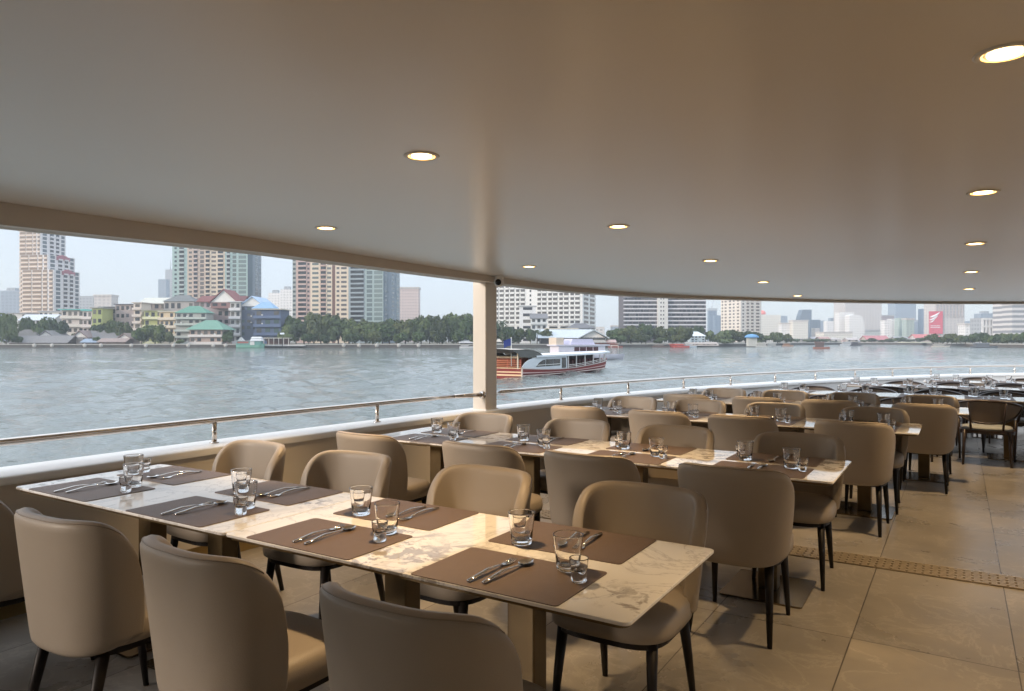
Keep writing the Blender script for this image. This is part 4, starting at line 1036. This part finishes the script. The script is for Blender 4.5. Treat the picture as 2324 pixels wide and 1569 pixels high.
crowns = [crown_mesh(s, M[('leafA', 'leafB', 'leafA', 'leafC')[s % 4]], lobes=random.choice([6, 9, 12])) for s in range(1, 9)]; trunk_me = trunk_mesh()
def tree(dx, z, wpx, ytop, label, group=None, ybase=None, v=None):
    ytop += random.uniform(-4, 4); wpx *= random.uniform(.75, 1.25); c = cw(dx, z); s = z/FPX; Wd = wpx*s; H = hz(ytop, z) - LAND
    r = empty('tree', (c[0], c[1], LAND), random.uniform(0, 6.28), label=label, cat='tree', group=group)
    k = random.randrange(8) if v is None else v
    o = bpy.data.objects.new('crown', crowns[k]); col.objects.link(o); o.parent = r; o.scale = (Wd/1.75, Wd/1.75, H/1.06)
    o = bpy.data.objects.new('trunk', trunk_me); col.objects.link(o); o.parent = r; o.scale = (Wd/1.75, Wd/1.75, H)
    return r
od = ['%d%s' % (i, {1: 'st', 2: 'nd', 3: 'rd'}.get(i if i < 20 else i % 10, 'th')) for i in range(1, 60)]
od = [s if not s.startswith(('11', '12', '13')) else s[:2]+'th' for s in od]
front = [(655, 735), (690, 724), (728, 716), (768, 722), (806, 728), (846, 726), (884, 730), (920, 722), (956, 726), (992, 716), (1030, 718), (1066, 722)]
for i, (x, y) in enumerate(front):
    tree(x, 398+random.uniform(-6, 8), random.uniform(54, 72), y+random.uniform(-3, 3), 'bushy green tree in the riverside row left of the pillar, %s from the left' % od[i], 'trees along the near bank')
for i, (x, y) in enumerate([(672, 716), (712, 712), (744, 709), (792, 718), (830, 722), (868, 722), (905, 722), (940, 716), (975, 714), (1012, 712), (1046, 708), (1062, 722)]):
    tree(x, 425+random.uniform(-5, 8), random.uniform(48, 64), y, 'taller green tree in the back row left of the pillar, %s from the left' % od[i], 'trees along the near bank')
tree(1048, 415, 34, 711, 'dark round topped tree standing tallest just left of the pillar', 'trees along the near bank')
for i, (x, y, wd, z) in enumerate([(800, 756, 50, 386), (852, 752, 36, 388), (650, 758, 36, 388), (700, 752, 46, 388), (742, 754, 44, 388), (900, 750, 52, 388), (950, 752, 48, 388), (998, 750, 50, 388), (1040, 752, 44, 389), (1068, 756, 30, 388)]):
    tree(x, z, wd, y, 'low spreading tree hanging over the embankment, %s from the left' % od[i], 'low trees at the waterline')
for i, (x, y, wd, z) in enumerate([(14, 712, 56, 392), (60, 718, 46, 415), (96, 722, 44, 412), (128, 728, 38, 410), (228, 728, 44, 408), (262, 722, 52, 408), (284, 738, 36, 405), (322, 742, 46, 394), (352, 740, 50, 392), (384, 752, 36, 390), (512, 748, 40, 394), (214, 762, 26, 390), (172, 752, 22, 404), (40, 764, 26, 388), (408, 770, 30, 388)]):
    tree(x, z, wd, y, 'green tree among the houses left of the riverside row, %s from the left' % od[i], 'trees among the houses')
for i, (x, y, wd, z) in enumerate([(1120, 726, 44, 410), (1148, 740, 44, 404), (1176, 748, 44, 404), (1204, 742, 34, 402), (1240, 752, 34, 414), (1384, 746, 44, 440), (1408, 748, 40, 430), (1432, 738, 56, 430), (1466, 734, 56, 436), (1496, 742, 52, 440), (1526, 744, 44, 440), (1552, 744, 48, 436), (1456, 762, 44, 420), (1408, 764, 36, 418), (1500, 764, 44, 424), (1536, 762, 40, 428), (1580, 742, 46, 470), (1612, 748, 46, 470), (1640, 752, 46, 462), (1664, 748, 44, 470), (1692, 752, 44, 470), (1712, 756, 34, 480), (1650, 766, 40, 448), (1738, 756, 40, 500), (1764, 752, 44, 510), (1786, 762, 34, 530)]):
    tree(x, z, wd, y, 'green tree on the far bank right of the pillar, %s from the left' % od[i], 'trees on the far bank')
for i in range(22):
    x = 2118 + i*10.5; y = 760 - (3 if 8 < i < 14 else 0) - (i > 14)*3 + random.uniform(-2, 2)
    tree(x, 470 - i*3.4 if i < 20 else 396, random.uniform(24, 34), y, 'dark green tree in the far right waterside row, %s from the left' % od[i], 'trees on the right bank')
for i in range(14):
    tree(1812 + i*21 + random.uniform(-4, 4), 668, random.uniform(20, 34), random.uniform(767, 773), 'small hazy tree on the distant middle bank, %s from the left' % od[i], 'trees on the distant bank')
# palms
def palm(dx, z, ytop, label):
    c = cw(dx, z); H = hz(ytop, z) - LAND; r = empty('palm_tree', (c[0], c[1], LAND), random.uniform(0, 6), label=label, cat='palm tree')
    MB().tube([(0, 0, 0), (.3, 0, H*.5), (0, .2, H*.82)], [.3, .22, .18], 7).build('trunk', M['bark'], r)
    mb = MB()
    for k in range(26):
        a = k*2.4; el = -.35 + 1.5*((k*7) % 26)/26; Ln = H*.30
        pts = []
        for j in range(6):
            t = j/5; pts.append(Vector((math.cos(a)*Ln*t*math.cos(el*.6), math.sin(a)*Ln*t*math.cos(el*.6), H*.82 + Ln*(.9*el*t - 1.1*t*t*.6))))
        sd_ = Vector((-math.sin(a), math.cos(a), 0))
        mb.grid([[tuple(p - sd_*.5*(1-abs(2*j/5-1)*.8)) for j, p in enumerate(pts)], [tuple(p + Vector((0, 0, .15))) for p in pts], [tuple(p + sd_*.5*(1-abs(2*j/5-1)*.8)) for j, p in enumerate(pts)]], smooth=False)
    mb.build('crown', M['palm'], r)
palm(1140, 400, 722, 'tall palm tree just right of the pillar'); palm(1219, 402, 746, 'small palm tree at the left end of the pier hall roof')

# ================================================================ embankment furniture
o_ = [(50, 781), (118, 781)]
for i, dx in enumerate([78, 118, 192, 229, 298, 331, 393, 427, 484, 512, 780, 815, 855, 905, 950]):
    c = cw(dx, 376.5 if dx < 640 else 379.5); r = tag(MB().lathe([(.9, -.28), (1.05, 0), (.9, .28)], 14).build('tyre_fender', cm((.42, .40, .37))), 'round pale fender hung on the embankment, %s from the left' % od[i], 'fender', 'fenders on the embankment')
    r.location = (c[0], c[1], -1.35); r.rotation_euler = (R(90), 0, ANG)
# pier pergola and lamp
c = cw(628, 379); pg = empty('pier_pergola', (c[0], c[1], LAND), ANG, label='white framed pier pergola below the lower blue wing', cat='pergola')
for k in range(6): MB().box(-6.6+k*2.6, -6.35+k*2.6, -1, -.7, -.8, 3.1).build('post', cm((.6, .55, .5)), pg)
MB().box(-6.9, 6.9, -1.3, 3, 3.1, 3.4).build('roof_beam', cm((.6, .56, .5)), pg)
MB().box(-6.9, 15, -2.2, 3, -.9, -.5).build('pier_deck', cm((.62, .6, .58)), pg)
MB().box(-6.0, 6.0, 2.6, 2.9, -.5, 3).build('back_panel', cm((.10, .05, .04)), pg)
c = cw(641, 374); lp = empty('lamp_post', (c[0], c[1], WATER), ANG, label='dark lamp post with a white lamp box standing in the water', cat='lamp post')
MB().tube([(0, 0, 0), (0, 0, 7.1)], .14, 8).build('pole', cm((.05, .05, .06)), lp); MB().box(-1.2, .9, -.4, .4, 7.1, 8.0).build('lamp_box', cm((.75, .8, .85)), lp)
# ================================================================ boats
def hullmesh(Ln, B, prof, bowk=.35, nst=22, s0=0.0):
    """prof(s) -> (sheer z, half-beam factor); x runs stern -> bow"""
    rows = []
    for i in range(nst+1):
        s = s0 + (1-s0)*i/nst; sh, hb = prof(s); x = s*Ln
        row = []
        for k, (fy_, fz_) in enumerate([(-1, 1), (-.99, .72), (-.96, .42), (-.9, .1), (-.62, -.35), (0, -.55), (.62, -.35), (.9, .1), (.96, .42), (.99, .72), (1, 1)]):
            zz = sh*fz_ if fz_ > 0 else fz_*.9
            xx = x + (bowk*Ln*.10*(max(0, fz_)) if s > .8 else 0)*((s-.8)/.2 if s > .8 else 0)
            row.append((xx, fy_*B/2*hb, zz))
        rows.append(row)
    return rows
def boat_root(name, label, dx, z, ang, cat='boat'):
    c = cw(dx, z); return empty(name, (c[0], c[1], WATER), ang, label=label, cat=cat)
# the near passenger ferry: its stern corner faces the viewer, bow pointing away to the right
LF, BF = 30.5, 5.2
fa = ANG + R(61)
_cx, _cz = -1.17, 80.5
fe = empty('passenger_ferry', (CA*_cx - SA*_cz, SA*_cx + CA*_cz, WATER), fa, label='red and white passenger ferry passing just right of the pillar', cat='ferry')
# the boat's starboard side (-y) faces the viewer
def fprof(s):
    sh = 1.12 - .42*math.sin(PI*min(1, s*1.35)) ** 1.0 * (1 if s < .74 else 0) + (.42*max(0, (s-.72)/.28)**1.4)
    hb = 1 if s < .70 else max(.02, 1-((s-.70)/.30)**2.1); return max(sh, .70), hb
rows = hullmesh(LF, BF, fprof)
cl = rows[0]
hm_ = MB().grid(rows); hm_.add([cl[i] for i in range(len(cl))], [tuple(range(len(cl)))]); hm_.build('hull', cm((.24, .04, .035)), fe)
def strake(f0, f1, c, nm, d=.035, s0=0, s1=1.0):
    for sg in (-1, 1):
        g = []
        for fz_ in (f0, f1):
            rr = []
            for i in range(len(rows)):
                s = i/(len(rows)-1)
                if s < s0-.001 or s > s1+.001: continue
                sh, hb = fprof(s); rr.append((s*LF + ((.35*LF*.10*fz_)*((s-.8)/.2) if s > .8 else 0), (BF/2*hb*(.955+.045*fz_) + d)*sg, sh*fz_))
            g.append(rr)
        MB().grid(g).build(nm, cm(c), fe)
strake(.90, 1.02, (.62, .56, .53), 'gunwale', .05); strake(.44, .56, (.60, .40, .38), 'hull_stripe', .04); strake(.12, .26, (.68, .55, .50), 'hull_stripe', .05)
for z0_, z1_ in ((1.02, 1.12), (.56, .70), (.20, .38)): MB().box(-.07, -.01, -2.55, 2.55, z0_, z1_).build('stern_stripe', cm((.82, .58, .36)), fe)
MB().box(-.08, .10, -2.66, -2.52, -.1, 1.2).build('corner_post', cm((.62, .5, .42)), fe)
MB().add([(s*LF, sg*BF/2*fprof(s)[1]*.97, fprof(s)[0]*.9) for sg in (-1, 1) for s in [i/14 for i in range(15)]], [(i, i+1, 16+i, 15+i) for i in range(14)]).build('deck', cm((.22, .07, .05)), fe)
for q in range(4): MB().tube([(-.02, -2.5, 1.28+.2*q), (-.02, 2.5, 1.28+.2*q)], .055, 5).build('stern_rail', cm((.66, .24, .13)), fe)
for q in range(4): MB().box(-.06, .04, -2.5+q*1.62, -2.36+q*1.62, 1.1, 2.05).build('rail_post', cm((.42, .10, .06)), fe)
MB().box(1.0, 4.2, -1.2, 1.4, .9, 2.15).build('engine_housing', cm((.34, .10, .05)), fe)
MB().box(.8, 4.4, -1.5, 1.7, 2.15, 2.36).build('housing_top', cm((.72, .58, .40)), fe)
# dark stern canopy, arched down to the cabin
cp = ((-2.2, 3.14), (1.0, 3.14), (3.0, 3.02), (4.6, 2.72), (5.6, 2.30))
MB().grid([[(x, y, z_ + .12*(1-(y/2.5)**2)) for x, z_ in cp] for y in (-2.5, -1.6, 0, 1.6, 2.5)]).build('stern_canopy', cm((.55, .50, .44)), fe)
for sg in (-1, 1):
    MB().add([(x, sg*2.52, z_) for x, z_ in ((-2.0, 3.08), (1.0, 3.08), (3.0, 2.96), (4.6, 2.66), (5.6, 2.26), (2.9, 2.2), (-.2, 2.3), (-.9, 2.75))], [tuple(range(8))]).build('canopy_side', cm((.10, .10, .09)), fe, fix=False)
MB().add([(-2.0, y, 3.08) for y in (-2.5, 2.5)] + [(-.9, y, 2.75) for y in (2.3, -2.3)], [(0, 1, 2, 3)]).build('canopy_valance', cm((.12, .12, .11)), fe, fix=False)
for y in (-2.3, 2.3): MB().box(-.5, -.36, y-.06, y+.06, 1.0, 3.1).build('canopy_post', cm((.65, .55, .42)), fe)
# white cabin with an arched window, forward half open with posts
sd0 = [(0.1, 1.08), (.9, 1.62), (1.9, 1.98), (3.2, 2.16), (12.1, 2.30), (12.1, .70), (6, .66)]
cab = MB()
for sg in (-1, 1):
    yo = sg*2.52; a_ = [(x, yo, z_) for x, z_ in sd0]; b_ = [(x, yo-sg*.12, z_) for x, z_ in sd0]; k = len(sd0)
    cab.add(a_+b_, [tuple(range(k)), tuple(reversed(range(k, 2*k)))] + [(i, (i+1) % k, k+(i+1) % k, k+i) for i in range(k)])
cab.build('cabin_side', cm((.60, .64, .67)), fe)
for sg in (-1, 1):
    k = [(3.5, 1.12), (4.2, 1.55), (5.2, 1.84), (5.9, 1.90), (5.9, 1.12)]
    mb = MB(); mb.add([(x, sg*2.55, z_) for x, z_ in k], [tuple(range(5))]); mb.build('arched_window', gm((.06, .04, .03)), fe)
    for x0 in (6.05, 8.1): MB().box(x0, x0+1.9, sg*2.55-.02, sg*2.55+.02, 1.12, 1.92).build('window', gm((.08, .06, .05)), fe)
    MB().box(10.5, 11.7, sg*2.55-.02, sg*2.55+.02, .78, 2.02).build('doorway', gm((.08, .06, .05)), fe)
    MB().box(3.4, 9.9, sg*2.58-.02, sg*2.58+.02, 1.27, 1.33).build('window_rail', cm((.7, .7, .66)), fe)
def hb(x): return BF/2*fprof(min(1, x/LF))[1]
RX = (3.4, 6, 9, 12, 15, 18, 21, 24, 27, 29, 30.8)
rz = lambda x: 2.40 + .06*max(0, (x-12)/14)
MB().grid([[(x, y*max(1.0, hb(x)*1.02), rz(x) + .14*(1-y*y)) for x in RX] for y in (-1, -.8, 0, .8, 1)]).build('roof', cm((.72, .75, .77)), fe)
for sg in (-1, 1): MB().grid([[(x, sg*max(1.0, hb(x)*1.03), rz(x)+.02-d) for x in RX] for d in (0, .22)]).build('roof_edge', cm((.68, .72, .75)), fe)
for x in (12.3, 14.8, 17.6, 20.4, 23.0, 25.6, 28.0):
    for sg in (-1, 1): MB().box(x, x+.15, sg*hb(x)*.98-.05, sg*hb(x)*.98+.05, fprof(x/LF)[0]-.1, 2.4).build('cabin_post', cm((.66, .63, .61)), fe)
for sg in (-1, 1):
    for d in (.16, .36): MB().tube([(x, sg*hb(x)*.98, fprof(x/LF)[0]+d) for x in (12.3, 15, 18, 21, 24, 27, 29)], .04, 5).build('side_rail', cm((.68, .64, .6)), fe)
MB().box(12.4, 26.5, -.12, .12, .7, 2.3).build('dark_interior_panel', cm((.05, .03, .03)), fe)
for k in range(11):
    for sg in (-1, 1): MB().box(12.9+k*1.15, 13.3+k*1.15, min(sg*.3, sg*1.8), max(sg*.3, sg*1.8), .8, 1.65).build('seat', cm((.12, .05, .05)), fe)
fp = MB().tube([(-.25, -1.4, 1.3), (-.3, -1.4, 4.5)], .05, 6).build('flag_pole', cm((.7, .7, .66)), fe)
MB().grid([[(-.3, -1.4, 4.4), (-.9, -1.2, 4.25), (-1.3, -1.0, 4.1)], [(-.3, -1.4, 3.6), (-.8, -1.2, 3.5), (-1.2, -1.0, 3.3)]]).build('flag', cm((.03, .05, .22)), fp)
# passengers sitting in the open part
def person_mesh():
    me = bpy.data.meshes.new('person')
    V = [(0, 0, .50), (0, -.02, .72), (0, -.03, .95), (0, -.02, 1.07), (0, 0, 1.20), (.10, 0, .48), (.13, .42, .50), (.13, .46, .06), (.13, .60, .04), (-.10, 0, .48), (-.13, .42, .50), (-.13, .46, .06), (-.13, .60, .04),
         (.19, -.03, .97), (.25, .06, .74), (.16, .28, .62), (-.19, -.03, .97), (-.25, .06, .74), (-.16, .28, .62)]
    E_ = [(0, 1), (1, 2), (2, 3), (3, 4), (0, 5), (5, 6), (6, 7), (7, 8), (0, 9), (9, 10), (10, 11), (11, 12), (2, 13), (13, 14), (14, 15), (2, 16), (16, 17), (17, 18)]
    me.from_pydata(V, E_, []); o = bpy.data.objects.new('person', me); col.objects.link(o)
    m_ = o.modifiers.new('s', 'SKIN'); rr = [.14, .14, .15, .055, .105, .09, .07, .045, .04, .09, .07, .045, .04, .06, .045, .035, .06, .045, .035]
    for i, v in enumerate(me.skin_vertices[0].data): v.radius = (rr[i], rr[i]*.85); v.use_root = (i == 0)
    return bake(o, [('SUBSURF', dict(levels=1, render_levels=1))])
me0 = person_mesh(); col.objects.unlink(me0)
fm = Matrix.Translation(fe.location) @ Matrix.Rotation(fa, 4, 'Z')
for k, (x, y, c_, ds) in enumerate([(13.7, -1.3, (.03, .03, .05), 'dark blue clothes'), (14.9, -1.1, (.30, .28, .26), 'a pale shirt'), (17.1, -1.3, (.05, .02, .02), 'dark red clothes'), (18.3, -.9, (.02, .02, .02), 'black clothes'),
                                     (20.6, -1.2, (.35, .33, .3), 'a white shirt'), (21.8, -1.0, (.08, .06, .05), 'brown clothes'), (24.0, -.8, (.12, .05, .05), 'a maroon shirt')]):
    o = bpy.data.objects.new('person', me0.data.copy()); o.data.materials.clear(); o.data.materials.append(cm(c_)); col.objects.link(o)
    o.location = fm @ Vector((x, y, .55)); o.rotation_euler = (0, 0, fa - R(90)); o['category'] = 'person'
    o['label'] = 'seated ferry passenger in %s, %s from the stern' % (ds, od[k])
# second, pale lilac boat behind it
c2 = boat_root('river_boat', 'pale lilac and white double deck river boat behind the red ferry', 1252, 150, ANG + R(22), 'boat')
MB().grid([[(x, y+9*0, z_) for x, y, z_ in r] for r in hullmesh(17, 4.6, lambda s: (1.0 + .5*max(0, s-.7), 1 if s < .7 else max(.05, 1-((s-.7)/.3)**2)))]).build('hull', cm((.55, .54, .6)), c2)
MB().box(.6, 11.5, -2.15, 2.15, 1.0, 3.0).build('lower_cabin', cm((.70, .67, .74)), c2)
MB().box(4.2, 9.8, -2.2, 2.2, 1.9, 2.75).build('window_band', gm((.14, .02, .03)), c2)
for k in range(3): MB().box(5.3+k*1.6, 5.45+k*1.6, -2.25, 2.25, 1.9, 2.75).build('window_post', cm((.6, .5, .55)), c2)
MB().box(0, 12.5, -2.4, 2.4, 3.0, 3.22).build('upper_deck', cm((.66, .64, .72)), c2)
MB().box(.2, 1.9, -1.8, 1.8, 3.22, 4.7).build('stair_frame', cm((.62, .52, .42)), c2)
MB().add([(x, y, z_) for y in (-1.9, 1.9) for x, z_ in ((3.3, 3.25), (3.9, 4.4), (8.6, 4.4), (9.2, 3.25))], [(0, 1, 2, 3), (7, 6, 5, 4), (0, 4, 5, 1), (1, 5, 6, 2), (2, 6, 7, 3)]).build('lilac_awning', cm((.62, .60, .74)), c2)
for x in (11.6, 13.4, 15.0): MB().tube([(x, -1.6, 1.2), (x, -1.6, 3.0), (x, 1.6, 3.0), (x, 1.6, 1.2)], .06, 5).build('bow_frame', cm((.6, .55, .5)), c2)
# green tour boat moored by the pier
gb = boat_root('green_boat', 'mint green wooden boat with a white tiered roof moored by the pier', 538, 372, ANG + R(3), 'boat')
MB().grid(hullmesh(13.8, 4, lambda s: (2.0 + .5*abs(s-.5), .9 if s < .8 else max(.3, .9-((s-.8)/.2)**2*.6))), True).build('hull', cm((.20, .42, .33)), gb)
MB().box(.4, 12.8, -1.9, 1.9, 1.6, 3.6).build('cabin', cm((.13, .30, .27)), gb)
MB().box(.8, 6.4, -1.96, 1.96, 2.5, 3.4).build('red_panel', cm((.36, .14, .12)), gb); MB().box(7.2, 9.4, -1.98, 1.98, 1.6, 3.6).build('white_panel', cm((.62, .62, .6)), gb)
MB().box(0, 13.6, -2.3, 2.3, 3.6, 3.85).build('roof', cm((.45, .5, .52)), gb)
MB().add([(x, y, z_) for z_, dx_, dy_ in ((3.9, 0, 0), (4.9, .7, .5)) for x, y in ((7.0+dx_, -2+dy_), (13.2-dx_, -2+dy_), (13.2-dx_, 2-dy_), (7.0+dx_, 2-dy_))], [(0, 1, 5, 4), (1, 2, 6, 5), (2, 3, 7, 6), (3, 0, 4, 7), (4, 5, 6, 7)]).build('upper_roof', cm((.66, .68, .7)), gb)
MB().add([(x, y, z_) for z_, dx_, dy_ in ((5.0, .3, .2), (5.9, 1.1, .7)) for x, y in ((7.0+dx_, -2+dy_), (13.2-dx_, -2+dy_), (13.2-dx_, 2-dy_), (7.0+dx_, 2-dy_))], [(0, 1, 5, 4), (1, 2, 6, 5), (2, 3, 7, 6), (3, 0, 4, 7), (4, 5, 6, 7)]).build('top_roof', cm((.66, .68, .7)), gb)
MB().add([(x, y, z_) for y in (-1.5, 1.5) for x, z_ in ((.8, 3.9), (2.2, 5.6), (3.6, 3.9))], [(0, 1, 2), (3, 5, 4), (0, 3, 4, 1), (1, 4, 5, 2)]).build('stern_gable', cm((.4, .42, .42)), gb)
def small_boat(dx, z, Ln, hull, top, label, ang=0.0, hgt=1.5, name='small_boat'):
    r = boat_root(name, label, dx, z, ANG + ang)
    MB().grid(hullmesh(Ln, Ln*.26, lambda s: (.7 + .5*abs(s-.4)**1.5, (.85 if s < .6 else max(.05, .85-((s-.6)/.4)**2*.8)))), True).build('hull', cm(hull), r)
    MB().box(Ln*.12, Ln*.62, -Ln*.11, Ln*.11, .7, .7+hgt*.7).build('cabin', cm(tuple(x*.55 for x in top)), r)
    MB().box(Ln*.08, Ln*.70, -Ln*.13, Ln*.13, .7+hgt*.7, .8+hgt*.8).build('roof', cm(top), r)
    return r
small_boat(1515, 408, 12, (.5, .08, .06), (.6, .10, .08), 'bright red moored boat below the dark banded office block')
small_boat(1530, 402, 9, (.55, .10, .08), (.62, .12, .1), 'small red moored boat in front of the bright red one', R(10), 1.2)
small_boat(1549, 410, 8, (.5, .55, .6), (.7, .74, .78), 'white speedboat right of the red boats', 0, 1.1)
small_boat(1480, 406, 10, (.14, .09, .08), (.25, .2, .18), 'dark brown moored barge left of the red boats', 0, 1.2)
small_boat(1846, 345, 7.5, (.35, .16, .12), (.22, .16, .15), 'brown long tail boat out on the water under the skyline', R(-6), 3.2)
small_boat(1716, 425, 9, (.5, .5, .48), (.66, .64, .6), 'white houseboat under the blue parasol roof', 0, 2.2)
small_boat(1738, 428, 9, (.45, .45, .45), (.68, .68, .66), 'white roofed houseboat right of the blue parasol roof', 0, 2.4)
small_boat(1776, 470, 7, (.4, .25, .18), (.5, .28, .18), 'small orange brown boat near the wooded point', 0, 1.3)
small_boat(1908, 600, 13, (.55, .57, .6), (.68, .70, .73), 'white ferry on the distant water below the curved tower', 0, 2.4)
small_boat(1930, 520, 8, (.10, .10, .12), (.14, .14, .16), 'dark small boat on the distant water', 0, 2.4)
small_boat(2205, 392, 14, (.14, .15, .17), (.24, .26, .29), 'long dark grey moored boat on the right bank', 0, 2.2)
small_boat(2116, 420, 10, (.6, .56, .5), (.66, .63, .58), 'long white moored boat on the right bank', 0, 1.0)
small_boat(1043, 377, 7, (.6, .6, .6), (.62, .62, .64), 'white moored barge just left of the pillar', 0, .8)
small_boat(1380, 396, 8, (.3, .1, .08), (.36, .16, .13), 'red roofed moored boat right of the pier hall', 0, 1.8)
pr_ = boat_root('parasol_pier', 'pier hut with a round blue canopy on the far bank', 1706, 430, ANG, 'pier hut')
MB().lathe([(4.3, 0), (3.8, 1.0), (2.4, 1.8), (.2, 2.2)], 18, (0, 0, 5.6)).build('blue_canopy', cm((.12, .30, .55)), pr_)
MB().box(-2.6, 2.6, -2, 2, .4, 5.6).build('hut', cm((.5, .5, .46)), pr_)
for dx, nm in ((1052, 'white roofed'),):
    house('pier_kiosk', 'small dark kiosk with a white roof left of the pillar', 1043, 1072, 778, 386, (.10, .11, .11), (.66, .68, .7), 'hip', 770, 6, 1, 3, cat='kiosk')
# ================================================================ haze
lo, hi = -3.9, 330
hc = [cw(-900, -60), cw(-900, 3500), cw(3300, 3500), cw(3300, -60)]
hx0, hx1 = cxw - S_ - 60, cxw + S_ + 60; hy0, hy1 = cyw - S_ - 60, cyw + S_ + 60
hb_ = MB().box(hx0, hx1, hy0, hy1, lo, hi).build('haze', None, kind='stuff')
hm = bpy.data.materials.new('haze'); hm.use_nodes = True; t_ = hm.node_tree; t_.nodes.clear()
pvn = t_.nodes.new('ShaderNodeVolumePrincipled'); pvn.inputs['Color'].default_value = (.80, .88, .97, 1); pvn.inputs['Density'].default_value = HAZE; pvn.inputs['Anisotropy'].default_value = .2
mo = t_.nodes.new('ShaderNodeOutputMaterial'); t_.links.new(pvn.outputs[0], mo.inputs['Volume']); hb_.data.materials.clear(); hb_.data.materials.append(hm)
try: hm.cycles.homogeneous_volume = True
except Exception: pass
# labels are kept short and little stands out of view beyond the added wall and lamps
